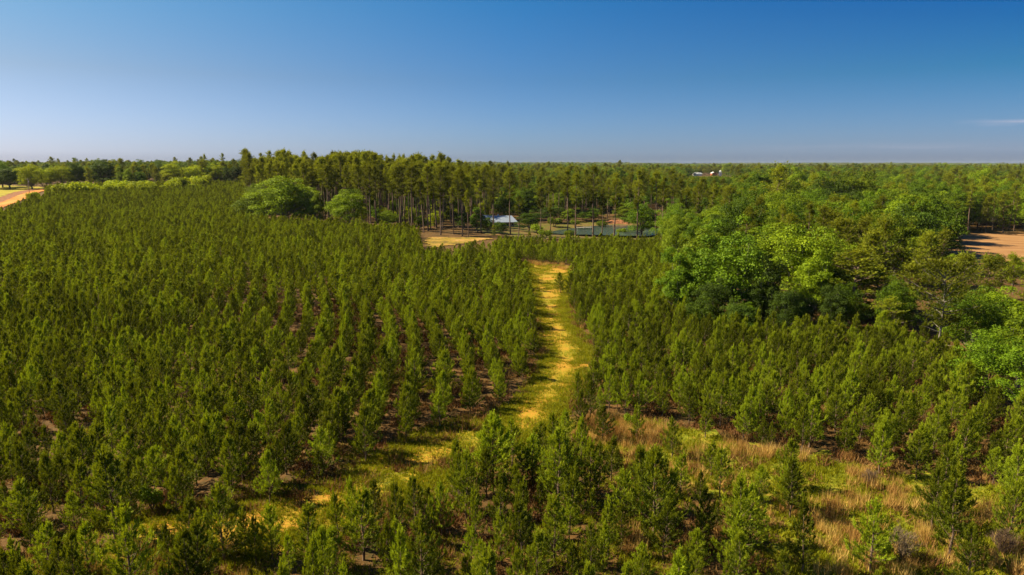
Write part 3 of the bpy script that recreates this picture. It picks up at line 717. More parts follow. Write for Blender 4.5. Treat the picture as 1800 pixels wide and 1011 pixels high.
# the broadleaf clump and pines behind the right plantation
for a in [(1192, 0, 440, 'bl_green', 75, 'loose light green tree at the left end of the broadleaf clump', 97),
          (1228, 0, 408, 'bl_bright', 105, 'tall feathery light green tree, second from left in the broadleaf clump', 101),
          (1280, 0, 400, 'bl_green', 118, 'large round mid green tree with dark gaps in the broadleaf clump', 95),
          (1346, 0, 450, 'bl_dark', 62, 'shaded dark green tree between the large round tree and the bright one', 91),
          (1350, 0, 398, 'bl_bright', 100, 'pale yellowish green tree at the back of the broadleaf clump', 110),
          (1318, 0, 430, 'bl_dark', 60, 'dark green tree behind the large round one in the broadleaf clump', 106),
          (1426, 0, 446, 'bl_bright', 74, 'lower bright green tree at the right front of the broadleaf clump', 96),
          (1466, 0, 470, 'bl_dark', 66, 'dark tree between the broadleaf clump and the round olive pine', 98),
          (1402, 0, 402, 'bl_bright', 118, 'bright green wide tree catching the sun in the broadleaf clump', 103),
          (1448, 0, 418, 'bl_bright', 90, 'bright green tree at the right end of the broadleaf clump', 104),
          (1498, 0, 440, 'mid', 118, 'round olive pine right of the broadleaf clump, above a dark gap', 95),
          (1542, 0, 470, 'mid', 96, 'shaded olive pine just right of the round olive pine', 97),
          (1590, 0, 462, 'mid', 90, 'olive pine in the middle-aged stand right of the dark gap', 100),
          (1576, 0, 505, 'bl_dark', 60, 'low dark green tree under the olive pines', 92),
          (1712, 0, 520, 'bl_green', 90, 'leafy green tree with dark side left of the right picture edge', 76),
          (1760, 0, 512, 'bl_bright', 105, 'bright green leafy tree at the right picture edge', 80),
          (1790, 0, 548, 'bl_bright', 110, 'yellow-tipped green tree at the right picture edge, lower down', 66),
          (1735, 0, 590, 'bl_green', 95, 'rounded green tree at the right picture edge above the young pines', 63),
          (1822, 0, 620, 'bl_green', 110, 'green tree cut by the right picture edge', 57),
          (1700, 0, 640, 'bl_bright', 60, 'small bright green tree beside the young pines at the right', 62)]:
    at_px(a[0], 0, a[2], a[3], a[4], a[5], a[6])
# broadleaf trees before the tall pine stand
for a in [(462, 388, 335, 'bl_bright', 74, 'low spreading green tree at the left front of the tall pine stand'),
          (505, 392, 313, 'bl_bright', 92, 'big round leafy tree before the tall pine stand'),
          (437, 380, 352, 'bl_green', 40, 'small dark green tree left of the big round leafy tree'),
          (612, 400, 336, 'bl_bright', 60, 'bright egg-shaped tree before the bare pine trunks'),
          (683, 400, 372, 'bl_bright', 42, 'low bright bush-like tree at the foot of the pine trunks'),
          (930, 408, 372, 'bl_dark', 40, 'dark green round tree right of the house'),
          (880, 412, 390, 'bl_dark', 26, 'small dark tree in front of the house'), (858, 410, 380, 'bl_green', 24, 'small green tree before the left end of the house'),
          (840, 408, 366, 'bl_green', 34, 'green tree between the sandy patch and the house'), (815, 404, 372, 'bl_dark', 30, 'dark tree behind the sandy patch'), (968, 392, 362, 'bl_dark', 40, 'dark bushy tree behind the pond lawn'), (1040, 389, 366, 'bl_green', 44, 'green tree at the back of the pond'), (1100, 389, 358, 'bl_bright', 46, 'bright green tree behind the clay bank'), (1000, 390, 368, 'bl_bright', 34, 'light green tree at the left back of the pond'),
          (1127, 417, 352, 'bl_green', 62, 'green tree on the near bank of the pond'),
          (1180, 418, 378, 'bl_bright', 46, 'light green tree right of the pond'),
          (1215, 425, 385, 'bl_bright', 56, 'light green bushy tree behind the tip of the right plantation'),
          (1250, 420, 382, 'bl_bright', 48, 'pale green bushy tree between two pine trunks'),
          (1322, 420, 345, 'bl_dark', 62, 'dark yellow-topped round tree right of the leaning pine trunks'),
          (1355, 0, 385, 'bl_bright', 60, 'yellowish tree peeping over the broadleaf clump')]:
    at_px(*a[:5], label=a[5], d=(150 if a[1] == 0 else None))
# pines with a trunk of their own by the house and the pond
POND_PINES = [(797, 412, 330), (823, 418, 335), (846, 410, 318), (868, 414, 300), (897, 413, 303), (912, 416, 345), (950, 416, 330), (968, 419, 352), (998, 418, 300), (1011, 421, 305),
              (1042, 420, 292), (1058, 422, 330), (1079, 424, 306), (1119, 423, 300), (1152, 424, 303), (1163, 422, 312), (1197, 418, 314), (1224, 428, 324), (1246, 424, 326), (1270, 420, 328), (775, 408, 322), (745, 410, 315), (720, 405, 300)]
for k, (u, vb, vt) in enumerate(POND_PINES):
    at_px(u, vb, vt, 'tall', None, '%s from left of the separate bare-trunked pines between sandy patch and right clump' % (['', *ORD][1 + sorted(POND_PINES).index((u, vb, vt))]))
# far left hedgerow
for a in [(18, 333, 294, 'bl_dark', 46, 'dark oak standing on the yellow lawn at far left'), (57, 333, 290, 'bl_lime', 42, 'yellow-green tree right of the dark oak'), (82, 328, 297, 'bl_lime', 32, 'small yellow-green tree beside the dirt road end'),
          (110, 327, 292, 'bl_lime', 40, 'yellow-green round tree in the far left hedgerow'), (136, 326, 283, 'bl_green', 30, 'taller darker green tree in the far left hedgerow'), (182, 326, 281, 'bl_dark', 56, 'large dark round tree in the far left hedgerow'),
          (305, 324, 287, 'bl_lime', 44, 'bright lime tree, left one of the pair before the dark pines'), (338, 324, 291, 'bl_lime', 36, 'bright lime tree, right one of the pair before the dark pines'), (380, 323, 290, 'bl_lime', 30, 'small round lime tree before the dark pines at upper left'),
          (-20, 333, 290, 'bl_lime', 50, 'light green tree cut by the left picture edge'), (5, 330, 288, 'bl_green', 40, 'green tree behind the dark oak at far left'), (1280, 0, 287, 'bl_bright', 24, 'tall bright tree standing above the horizon near the silo')]:
    at_px(*a[:5], label=a[5], d=(1250 if a[1] == 0 else None))
# the big open pine at right with dead lower limbs is built on its own below
BIG = (1650, 74.0)
# filling woods
STAND = poly([(330, 320), (432, 326), (440, 372), (540, 386), (600, 390), (700, 395), (745, 404), (800, 398), (850, 385), (900, 372), (900, 330), (800, 318), (600, 312), (400, 309)])
FIELD_V = P_FIELD
KEEP_OUT = [P_FIELD, P_SAND, P_YARD, P_LAWN, P_PLANT_L, P_PLANT_R, P_FRONT, P_OPEN, P_PATH, P_POND, road_r]
for k_, u in enumerate(range(1200, 1640, 27)):  # low trees added to darken the black shade under the clump
    FOREST.append([(u - 900) / F * 98.0, 87.0 + 3 * math.sin(k_ * 2.1) + max(0, 3 - abs(k_ - 8) * .4), ('mid' if k_ > 8 and k_ % 3 else ('bl_dark', 'bl_green')[k_ % 3 == 0]), 5.2 + 1.5 * math.sin(k_ * 1.7), 2.0, '%s low tree from the left, added to fill the shade under the broadleaf clump' % ORD[k_]])
explicit = np.array([[f[0], f[1]] for f in FOREST])
EXW = []      # what may not be hidden by random trees in front
for f in FOREST:
    if f[2] == 'tall' or f[3] < 5: continue
    eu, ev, ec = proj(f[0], f[1], ground(f[0], f[1])); EXW.append((f[0], f[1], float(eu), (f[4] or 3) / float(ec) * F * .75, float(ec)))
bx, by = (px(1650, 645)); big_xy = ((BIG[0] - 900) / F * 76.5, BIG[1])
barn_xy = np.array([(1263 - 900) / F * 1330, 1330.0])
def scatter(x0, x1, y0, y1, step, seed, jit=.42):
    rs = np.random.RandomState(seed); A, B = np.meshgrid(np.arange(x0, x1, step), np.arange(y0, y1, step))
    A = (A + rs.uniform(-jit, jit, A.shape) * step).ravel(); B = (B + rs.uniform(-jit, jit, B.shape) * step).ravel()
    u, v, c = proj(A, B, ground(A, B)); m = (u > -120) & (u < 1920) & (B > 40)
    A, B = A[m], B[m]
    m = np.ones(len(A), bool)
    for P in KEEP_OUT: m &= ~inside(P, A, B)
    uq, vq, cq = proj(A, B, ground(A, B)); m &= ~((uq < 1165) & (vq > 418))
    m &= (A > -.55 * B) | (B > 470)      # nothing beyond the plantation's open left side
    m &= ~((np.abs(A / B - barn_xy[0] / barn_xy[1]) < .035) & (B < barn_xy[1]) & (B > 1130))
    return A[m], B[m], rs
def kill_near(x, y, E, r):
    m = np.ones(len(x), bool)
    for e in E: m &= np.hypot(x - e[0], y - e[1]) > r
    return m
def top_h(a, b_, vt):
    q = (505.5 - vt) / F; tz = (q * math.cos(PITCH) - math.sin(PITCH)) / (math.cos(PITCH) + q * math.sin(PITCH))
    return H + tz * b_ - float(ground(a, b_))
SKYU = [0, 60, 200, 300, 430, 520, 630, 700, 800, 900, 1000, 1130, 1190, 1290]; SKYV = [279, 285, 282, 284, 271, 265, 262, 269, 279, 288, 294, 300, 314, 316]
def sky_v(u, rs, extra=0.0):
    v = float(np.interp(u, SKYU, SKYV)) + 17 * float(vnoise(u, 0.5, 15, 3)) - 3
    if rs.rand() < .09: return v - 8 * rs.rand()
    return v + 5 + abs(rs.normal()) * 8 + extra
# tall pine stand
x, y, rs = scatter(-260, 40, 235, 560, 6.6, 21); m = inside(STAND, x, y) & kill_near(x, y, explicit, 3.0); x, y = x[m], y[m]
for a, b_ in zip(x, y):
    hgt = 27.5 - 6.0 * float(sstep(-55, 25, a)) - 5.0 * float(sstep(330, 480, b_)) + rs.normal() * 2.2
    uq = float(proj(a, b_, 5.0)[0]); hgt = min(27.5, max(13, top_h(a, b_, sky_v(uq, rs))))
    if rs.rand() < .10: continue
    FOREST.append([a, b_, 'tall', hgt, None, None])
x, y, rs = scatter(-260, 40, 235, 560, 8.5, 22); m = inside(STAND, x, y) & (rs.rand(len(x)) < .75); x, y = x[m], y[m]
for a, b_ in zip(x, y): FOREST.append([a, b_, rs.choice(['bl_bright', 'bl_green', 'bl_lime']), 3.5 + 3.5 * rs.rand(), 2.2 + rs.rand(), None])
# everything else out to 700 m
x, y, rs = scatter(-520, 760, 55, 1000, 7.9, 23)
m = ~inside(STAND, x, y) & kill_near(x, y, explicit, 4.2) & (np.hypot(x - big_xy[0], y - big_xy[1]) > 5)
x, y = x[m], y[m]
u, v, c = proj(x, y, ground(x, y))
pn = vnoise(x, y, 38, 31) * .6 + vnoise(x, y, 14, 32) * .4
kn = vnoise(x, y, 22, 33)
for a, b_, uu, cc, p, q in zip(x, y, u, c, pn, kn):
    mid_zone = uu < 1290; p = p + rs.normal() * .10; big = rs.normal() * 1.4
    young_right = (cc < 150 and uu > 1440)
    if cc > 480 and rs.rand() < .35: continue
    if young_right and not (a > 0 and b_ > 118 and p > .66): kind, hh = 'mid', 9.0 + 1.4 * rs.normal() + float(sstep(80, 130, b_)) * 1.5
    elif mid_zone and cc < 420: kind, hh = ('tall', min(22, max(12, top_h(a, b_, sky_v(uu, rs, 2))))) if p < .56 else (('bl_green', 'bl_bright')[q > .5], 10 + 3 * rs.rand())
    elif p < .50: kind, hh = ('tall' if rs.rand() < .5 else 'mid'), 15.0 + 2.2 * rs.normal()
    elif p < .64: kind, hh = 'bl_green', 13 + 2 * rs.normal()
    elif p < .78 or q < .3: kind, hh = 'bl_bright', 13 + 2 * rs.normal()
    else: kind, hh = 'bl_dark', 12.5 + 2 * rs.normal()
    if uu < 430: hh = min(hh + rs.normal() * 1.5 + (3.5 if kind == 'tall' else 0), max(5, top_h(a, b_, sky_v(uu, rs))))
    if cc > 150 and not mid_zone: hh += big * 1.3
    if uu > 1290 and cc < 240: hh = min(hh, 13 + rs.rand() * 2)
    if 1160 < uu <= 1290 and cc < 185: kind = ('bl_green', 'bl_bright')[rs.rand() > .5]; hh = min(hh, 9 + 2 * rs.rand())
    if any(max(60, e[4] - (22 if uu > 430 else 400)) < cc < e[4] and abs(uu - e[2]) < e[3] and e[4] < 900 for e in EXW): continue
    if 1205 < uu < 1292 and cc > 200: hh = min(hh, max(4.0, top_h(a, b_, 311 + 4 * rs.rand())))
    # sight lines the photograph leaves open: field, pond, house, sandy clearing
    vmin = 0
    if uu > 1655 and cc < 215: vmin = 446
    elif 925 < uu < 1180 and cc < 262: vmin = 417
    elif 838 < uu <= 925 and cc < 255: vmin = 393 + 8 * rs.rand()
    elif 735 < uu <= 838 and cc < 215: vmin = 431
    if vmin:
        z_ = float(ground(a, b_)); _, vt, _ = proj(a, b_, z_ + hh)
        while vt < vmin and hh > 1.5: hh *= .92; _, vt, _ = proj(a, b_, z_ + hh)
        if hh < 3.2: continue
        if hh < 9 and kind == 'tall': kind = 'mid'
    FOREST.append([a, b_, kind, hh, None, None])
fx = np.array([f[0] for f in FOREST]); fy = np.array([f[1] for f in FOREST]); fh = np.array([f[3] for f in FOREST]); fk = [f[2] for f in FOREST]
fz = ground(fx, fy); fu, fv, fc = proj(fx, fy, fz); _, fvt, _ = proj(fx, fy, fz + fh)
BASEH = dict(tall=25.0, mid=12.0, bl_green=12.0, bl_bright=12.0, bl_dark=12.0, bl_lime=12.0)
BASER = dict(mid=2.7, bl_green=4.3, bl_bright=4.3, bl_dark=4.2, bl_lime=4.2, tall=3.5)
named = np.array([f[5] is not None for f in FOREST])
frame = in_frame(fx, fy, fh, 0)
ispine = np.array([k in ('tall', 'mid') for k in fk])
# trees hidden behind nearer ones say little: count how much of each top stands clear
own = np.zeros(len(FOREST), bool)
score = np.where(frame, fh / fc, 0)
vis_clear = np.zeros(len(FOREST))
cut = np.full(1800, 2000.0)          # skyline sweep from near to far
for k in np.argsort(fc):
    if not frame[k]: continue
    r = max(2, int(BASER[fk[k]] * fh[k] / BASEH[fk[k]] / fc[k] * F)); a0, a1 = max(0, int(fu[k]) - r), min(1800, int(fu[k]) + r + 1)
    if a1 <= a0: continue
    vis_clear[k] = max(0, float(np.median(cut[a0:a1])) - fvt[k]) if cut[a0] < 1900 else 400
    core = slice(max(0, int(fu[k]) - r // 2), min(1800, int(fu[k]) + r // 2 + 1))
    cut[core] = np.minimum(cut[core], fvt[k] + r * .25)
score = score * (vis_clear > 1.5)
for grp_m in (ispine, ~ispine):
    s = np.where(grp_m, score + named * 10, -1); top = np.argsort(-s)[:300]
    own[top[s[top] > 0]] = True
rngk = np.random.RandomState(5)
SEEN = {}
def where_words(k):
    u, c = fu[k], fc[k]
    side = ['above the dirt road', 'above the left yellow bushes', 'above the right yellow bushes', 'beside the pair of lime trees', 'behind the big round leafy tree', 'left of the egg-shaped tree', 'over the egg-shaped tree', 'above the sandy clearing',
            'above the house', 'right of the house', 'above the pond', 'above the right end of the pond', 'below the silo', 'above the broadleaf clump', 'above the clump right end', 'above the round olive pine', 'left of the ploughed field', 'above the ploughed field'][min(17, max(0, int(u // 100)))]
    return side
LOOK = {'tall': 'tall bare-trunked pine', 'mid': 'bushy olive pine', 'bl_green': 'green leafy tree', 'bl_bright': 'bright green leafy tree', 'bl_dark': 'dark green leafy tree', 'bl_lime': 'lime-yellow leafy tree'}
cell = {}
for k in np.nonzero(own)[0]:
    if FOREST[k][5] is None: cell.setdefault((fk[k], where_words(k)), []).append(k)
for key_ in [q for q in cell if len(cell[q]) > 20]:
    L_ = cell.pop(key_)
    for w_, t_ in ((', left side', 0), (', right side', 1)): cell[(key_[0], key_[1] + w_)] = [k for k in L_ if int(fu[k] % 100 >= 50) == t_]
for (kd, wh), L in cell.items():
    L.sort(key=lambda k: fc[k])
    for n_, k in enumerate(L):
        if len(L) == 1: FOREST[k][5] = 'only near %s %s' % (LOOK[kd], wh)
        elif n_ < 29: FOREST[k][5] = '%s nearest %s %s' % (ORD[n_], LOOK[kd], wh)
        else: FOREST[k][5] = 'a farther %s %s' % (LOOK[kd], wh)
names = dict(tall='tall_pine', mid='pine_tree', bl_green='broadleaf_tree', bl_bright='broadleaf_tree', bl_dark='broadleaf_tree', bl_lime='broadleaf_tree')
fr = RS.rand(len(FOREST)) * 6.28; fvv = RS.randint(0, 60, len(FOREST)); fw = 1 + .1 * RS.normal(size=len(FOREST))
sxy = np.zeros(len(FOREST)); szz = np.zeros(len(FOREST))
for k, f in enumerate(FOREST):
    szz[k] = f[3] / BASEH[f[2]]
    sxy[k] = (f[4] / BASER[f[2]]) if f[4] else (szz[k] if f[2] != 'tall' else szz[k]) * fw[k]
    if f[2] == 'mid' and f[4] is None: sxy[k] *= 1.1
for k in np.nonzero(own)[0]:
    f = FOREST[k]
    plant(f[2], names[f[2]], (f[0], f[1], fz[k]), fr[k], sxy[k], szz[k], int(fvv[k]), f[5], 'pine tree' if ispine[k] else 'tree', 'pines of the standing forest' if ispine[k] else 'broadleaf trees of the forest')
order_k = ['tall', 'mid', 'bl_green', 'bl_bright', 'bl_dark', 'bl_lime']; offs = {}; meshes = []
for kd in order_k: offs[kd] = len(meshes); meshes += [w for (_, _, w) in PARTS[kd]]
FARK = ['far_pine', 'far_green', 'far_bright', 'far_dark']
for kd in FARK: offs[kd] = len(meshes); meshes += [w for (_, _, w) in PARTS[kd]]
r_ = np.nonzero(~own)[0]
idx = np.array([offs[fk[k]] + fvv[k] % len(PARTS[fk[k]]) for k in r_])
stuff_instances('forest', meshes[:offs['far_pine']], np.stack([fx[r_], fy[r_], fz[r_]], 1), fr[r_], np.stack([sxy[r_], sxy[r_], szz[r_]], 1), idx, 'mixed forest of pines and broadleaf trees filling the middle distance', 'forest')
print('forest', len(FOREST), 'own', own.sum(), 'named', named.sum())
# far wood to the horizon
FP = []
for (y0, y1, st, seed) in ((1000, 2000, 16, 51), (2000, 4000, 30, 52), (4000, 9000, 62, 53)):
    x, y, rs = scatter(-.8 * y1, .8 * y1, y0, y1, st, seed)
    n1 = vnoise(x, y, 140, 61) * .6 + vnoise(x, y, 45, 62) * .4 + rs.normal(size=len(x)) * .08
    kd = np.where(n1 < .42, 0, np.where(n1 < .55, 1, np.where(n1 < .72, 2, 3)))
    hh = 14 + 3.2 * (vnoise(x, y, 260, 63) - .5) * 2 + rs.normal(size=len(x)) * 1.6 + np.where((kd == 0) & (rs.rand(len(x)) < .3), 3.5, 0)
    hh += 7.0 * np.exp(-((x / y - .03) / .12) ** 2) * (y < 2600) * vnoise(x, y, 60, 64) + 5.0 * (rs.rand(len(x)) < .03)
    uu_ = 900 + F * x / (y * math.cos(PITCH) + H * math.sin(PITCH)); gap_ = (uu_ > 1212) & (uu_ < 1284) & (y < 1330)
    hh = np.where(gap_, np.minimum(hh, H - 21.5 / F * y), hh); ok_ = hh > 1.2; x, y, kd, hh = x[ok_], y[ok_], kd[ok_], hh[ok_]
    wd = st / 9.5
    FP.append(np.stack([x, y, kd, hh, np.full(len(x), wd), rs.rand(len(x)) * 6.28, rs.randint(0, 6, len(x))], 1))
FP = np.concatenate(FP)
off4 = [0, 3, 5, 7]; cnt4 = [3, 2, 2, 2]; kd = FP[:, 2].astype(int)
idx = np.array(off4)[kd] + FP[:, 6].astype(int) % np.array(cnt4)[kd]
bh = np.array([20., 14., 14., 14.])[kd]; s = FP[:, 3] / bh
stuff_instances('far_wood', meshes[offs['far_pine']:], np.stack([FP[:, 0], FP[:, 1], ground(FP[:, 0], FP[:, 1])], 1), FP[:, 5], np.stack([np.maximum(s, FP[:, 4] * .9), np.maximum(s, FP[:, 4] * .9), s], 1), idx, 'endless wood running to the horizon', 'forest')
print('far wood', len(FP))

# ------------------------------------------------------------------ big open pine at right with dead limbs
rs = np.random.RandomState(99)
x, y = big_xy; z = float(ground(x, y))
tb, cb = tall_pine(300, 11.5, .66, 4.3, 190, .75, 0)
for (zz, az, L, up) in ((2.0, 3.4, 2.6, .9), (2.6, -.2, 1.7, .3), (3.6, 2.9, 1.9, .7), (4.2, .3, 1.4, .2), (5.0, 3.3, 2.2, .8), (6.4, 0.1, 1.8, .4), (2.2, 5.2, 1.4, .2)):
    hd = np.array([math.cos(az), math.sin(az), 0])
    tb.tube([[0, 0, zz], hd * L * .4 + [0, 0, zz + up * .35], hd * L * .75 + [0, 0, zz + up * .8], hd * L + [0, 0, zz + up * .9]], [.06, .045, .028, .01], 5)
root = thing('tall_pine', (x, y, z)); tag(root, 'broad open pine with pale trunk and dead lower limbs above the right young pines', 'pine tree', 'pines of the standing forest')
mkobj('trunk', tb.mesh('open_pine_trunk', [M['bark_grey']], True), root); mkobj('crown', cb.mesh('open_pine_crown', [M['pine']]), root)

# ------------------------------------------------------------------ bushes and small things
tx = np.interp(np.linspace(0, 1, 34), np.linspace(0, 1, len(THICK)), THICK[:, 0]); ty = np.interp(np.linspace(0, 1, 34), np.linspace(0, 1, len(THICK)), THICK[:, 1])
tx = tx + rs.normal(size=34) * 4; ty = ty + rs.normal(size=34) * 15
for n_, k in enumerate(np.argsort(tx / ty)):
    lab = '%s yellow-green bush from the left in the thicket strip of the far plantation' % ORD[n_] if n_ < 17 else '%s yellow-green bush from the right in the thicket strip of the far plantation' % ORD[33 - n_]
    s = 1.4 + 1.7 * rs.rand()
    plant('shrub_yellow', 'bush', (tx[k], ty[k], float(ground(tx[k], ty[k]))), rs.rand() * 6, s, s * .95, n_, lab, 'bush', 'yellow-green bushes of the thicket strip', ('stem', 'foliage'))
for n_ in range(12):
    u = 1010 + n_ * 13.5; x, y = px(u + rs.normal() * 3, 494 + rs.normal() * 3)
    s = 1.0 + .35 * rs.rand()
    plant('shrub_green', 'bush', (x, y, float(ground(x, y))), rs.rand() * 6, s, s, n_, '%s bright green bush from the left in the row right of the path head' % ORD[n_], 'bush', 'bright bushes right of the path head', ('stem', 'foliage'))
for n_, (u, v, s) in enumerate(((945, 412, 1.2), (975, 399, 1.4), (1010, 399, 1.0), (1058, 401, 1.1), (1092, 414, .9), (1138, 398, 1.3), (1168, 404, 1.6), (1185, 414, 1.5), (958, 421, 1.1), (1002, 419, 1.0))):
    x, y = px(u, v); plant('shrub_green', 'bush', (x, y, float(ground(x, y))), n_, s * 1.7, s * 1.4, n_, '%s green bush of those round the pond shore' % ORD[n_], 'bush', 'bushes round the pond', ('stem', 'foliage'))
for (u, v, s, lab) in ((268, 898, .75, 'small lime-green sapling right of the big lone pine by the lane'), (1108, 752, .55, 'small bright green bush in the tan grass beside the path end'), (1545, 985, .6, 'low green bush beside the tall lone pine at lower right')):
    x, y = px(u, v); plant('shrub_green', 'bush', (x, y, float(ground(x, y))), 1.0, s * .8, s * 1.1, 0, lab, 'bush', None, ('stem', 'foliage'))
for (u, v, s, lab) in ((748, 930, 1.0, 'round grey leafless bush below the lane, left of centre'), (805, 885, .8, 'grey leafless bush behind the sparse young pine'), (1528, 855, .8, 'grey leafless bush at the far edge of the straw clearing'), (1585, 985, 1.2, 'wide grey leafless bush at the bottom of the straw clearing'), (1760, 975, 1.0, 'grey leafless bush by the right edge')):
    x, y = px(u, v); o = mkobj('dead_bush', dead_bush(int(u)).mesh('dead_bush', [M['twigs']])); o.location = (x, y, float(ground(x, y))); o.scale = (s, s, s)
    tag(o, lab, 'bush', 'grey leafless bushes')

# ------------------------------------------------------------------ grasses (nobody could count them)
def pts_in(P, dens, seed, fn=None, jag=0):
    rs = np.random.RandomState(seed); x0, y0 = P.min(0); x1, y1 = P.max(0); y0 = max(y0, 24)
    n = int((x1 - x0) * (y1 - y0) * dens); x = rs.uniform(x0, x1, n); y = rs.uniform(y0, y1, n)
    m = inside(P, x, y); u, v, c = proj(x, y, ground(x, y)); m &= (u > -60) & (u < 1860) & (v < 1090)
    x, y = x[m], y[m]
    if fn is not None: m = rs.rand(len(x)) < fn(x, y); x, y = x[m], y[m]
    return x, y, rs
g_mesh = [grass_tuft(400 + i, .26, 22, .035, .28).mesh('grass_tuft', [M['grass']]) for i in range(3)]
def put_stuff(name, sets, meshes, smin, smax, lab, cat):
    x = np.concatenate([s[0] for s in sets]); y = np.concatenate([s[1] for s in sets]); n = len(x); rs = np.random.RandomState(len(name))
    s = rs.uniform(smin, smax, n)
    stuff_instances(name, meshes, np.stack([x, y, ground(x, y) + .03], 1), rs.rand(n) * 6.28, np.stack([s, s, s * rs.uniform(.7, 1.3, n)], 1), rs.randint(0, len(meshes), n), lab, cat)
    print(name, n)
lane_poly = ribbon(LANE, 6.5)
PL_ = np.vstack([P_PATH, P_PATH[:1]])
box_ = lambda P, m: np.array([[P[:, 0].min() - m, P[:, 1].min() - m], [P[:, 0].max() + m, P[:, 1].min() - m], [P[:, 0].max() + m, P[:, 1].max() + m], [P[:, 0].min() - m, P[:, 1].max() + m]])
put_stuff('grass', [pts_in(P_PATH, 2.4, 1, lambda x, y: sstep(.42, .66, vnoise(x, y, 3.5, 41)) * .8 + .2), pts_in(box_(P_PATH, 2), 5.0, 8, lambda x, y: (dist_line(PL_, x, y) < 1.1) * .9), pts_in(box_(LANE, 4), 3.5, 9, lambda x, y: ((dist_line(LANE, x, y) > 1.6) & (dist_line(LANE, x, y) < 4.2)) * .8), pts_in(lane_poly, 3.2, 2), pts_in(P_OPEN, 3.8, 3), pts_in(P_FRONT, 2.2, 4, lambda x, y: sstep(.35, .6, vnoise(x, y, 4, 7))), pts_in(P_PLANT_L, .8, 5, lambda x, y: (y < 110) * sstep(.45, .7, vnoise(x, y, 6, 7)))],
          g_mesh, .7, 1.5, 'yellow-green grass growing on the path, lane and clearing', 'grass')
s_mesh = [grass_tuft(420 + i, .95, 24, .030, .22, .30).mesh('straw_tuft', [M['straw']]) for i in range(3)]
put_stuff('straw_grass', [pts_in(P_OPEN, 1.6, 11, lambda x, y: sstep(.50, .68, vnoise(x, y, 5.0, 12) * .65 + vnoise(x, y, 1.7, 13) * .35)), pts_in(P_FRONT, .5, 12, lambda x, y: sstep(.55, .72, vnoise(x, y, 4, 14))),
          pts_in(P_PLANT_R, .25, 13, lambda x, y: (y < 120) * sstep(.5, .7, vnoise(x, y, 5, 15))), pts_in(poly([(1040, 735), (1130, 738), (1180, 765), (1120, 790), (1040, 772), (1000, 765)]), 2.5, 14),
          pts_in(poly([(1455, 865), (1560, 850), (1640, 880), (1620, 960), (1540, 1000), (1440, 985), (1430, 910)]), .9, 17, lambda x, y: sstep(.35, .6, vnoise(x, y, 1.6, 55))), pts_in(poly([(1700, 880), (1800, 890), (1830, 980), (1720, 960)]), 1.0, 18, lambda x, y: sstep(.35, .6, vnoise(x, y, 1.6, 56))),
          pts_in(poly([(928, 458), (1010, 468), (1012, 478), (930, 466)]), 1.0, 16)],
          s_mesh, .45, 1.1, 'tan dry broomsedge standing in clumps in the clearing', 'dry grass')
w_mesh = [grass_tuft(440 + i, .5, 26, .05, .30, .7).mesh('weed_tuft', [M['russet']]) for i in range(3)]
put_stuff('dry_weeds', [pts_in(P_PLANT_L, .55, 21, lambda x, y: (y < 130) * (vnoise(x, y, 3, 22) > .35)), pts_in(P_PLANT_R, .55, 22, lambda x, y: (y < 130) * 1.0), pts_in(P_FRONT, .9, 23, lambda x, y: (vnoise(x, y, 4, 7) < .55) * 1.0), pts_in(P_OPEN, .3, 24)],
          w_mesh, .6, 1.4, 'russet dead weeds and pine straw between the young pines', 'ground cover')

# ------------------------------------------------------------------ house by the pond
roofm = noisy('blue_metal_roof', [(0.4, (.15, .19, .28)), (.6, (.32, .36, .45))], 3, rough=.35, spec=.6, stretch=(6, .2, 1))
wallm = noisy('tan_siding', [(.4, (.34, .25, .15)), (.6, (.46, .35, .22))], 3, stretch=(.3, 1, 6))
white = noisy('white_trim', [(.4, (.66, .66, .64)), (.6, (.78, .78, .76))], 5, rough=.6)
glass, t = new_mat('window_glass'); d = t.nodes.new('ShaderNodeBsdfPrincipled'); d.inputs['Base Color'].default_value = (.03, .035, .04, 1); d.inputs['Roughness'].default_value = .1
o_ = t.nodes.new('ShaderNodeOutputMaterial'); t.links.new(d.outputs[0], o_.inputs[0])
hx, hy = px(884, 398); hz = float(ground(hx, hy))
house = thing('house', (hx, hy, hz - .4), .12, .78); tag(house, 'low tan house with a pale blue metal roof among the pines by the pond', 'house')
b = MB(); box(b, -6.6, 6.6, 0, 7.5, -1.0, 2.7); mkobj('wall', b.mesh('house_wall', [wallm]), house)
def hip(b, x0, x1, y0, y1, z0, z1, inset):
    ym = (y0 + y1) / 2; A, B_, C_, D_ = [x0, y0, z0], [x1, y0, z0], [x1, y1, z0], [x0, y1, z0]; E, G = [x0 + inset, ym, z1], [x1 - inset, ym, z1]
    b.quads(np.array([[A, B_, G, E], [C_, D_, E, G]], float), .5); b.tris(np.array([[B_, C_, G], [D_, A, E]], float), .5); b.quads(np.array([[A, D_, C_, B_]], float), .5)
b = MB(); hip(b, -7.3, 7.3, -2.2, 8.1, 2.71, 5.6, 2.6); rf = mkobj('roof', b.mesh('house_roof', [roofm]), house)
b = MB(); b.tube([[-2, 4, 4.4], [-2, 4, 6.1]], [.35, .35], 8); mkobj('chimney', b.mesh('chimney', [white]), rf)
for xx in (-4.6, -1.9, 2.2, 4.9):
    b = MB(); box(b, xx - .62, xx + .62, -.06, -.003, .85, 2.15); w = mkobj('window', b.mesh('window_frame_mesh', [white]), house)
    b = MB(); box(b, xx - .52, xx + .52, -.09, -.063, .95, 2.05); mkobj('pane', b.mesh('pane', [glass]), w)
b = MB(); box(b, -.15, .85, -.06, -.003, .02, 2.1); dr = mkobj('door', b.mesh('door', [white]), house)
for xx in (-6.9, -3.4, 0.1, 3.5, 6.9):
    b = MB(); box(b, xx - .09, xx + .09, -2.05, -1.87, -.8, 2.7); mkobj('porch_post', b.mesh('porch_post', [white]), house)
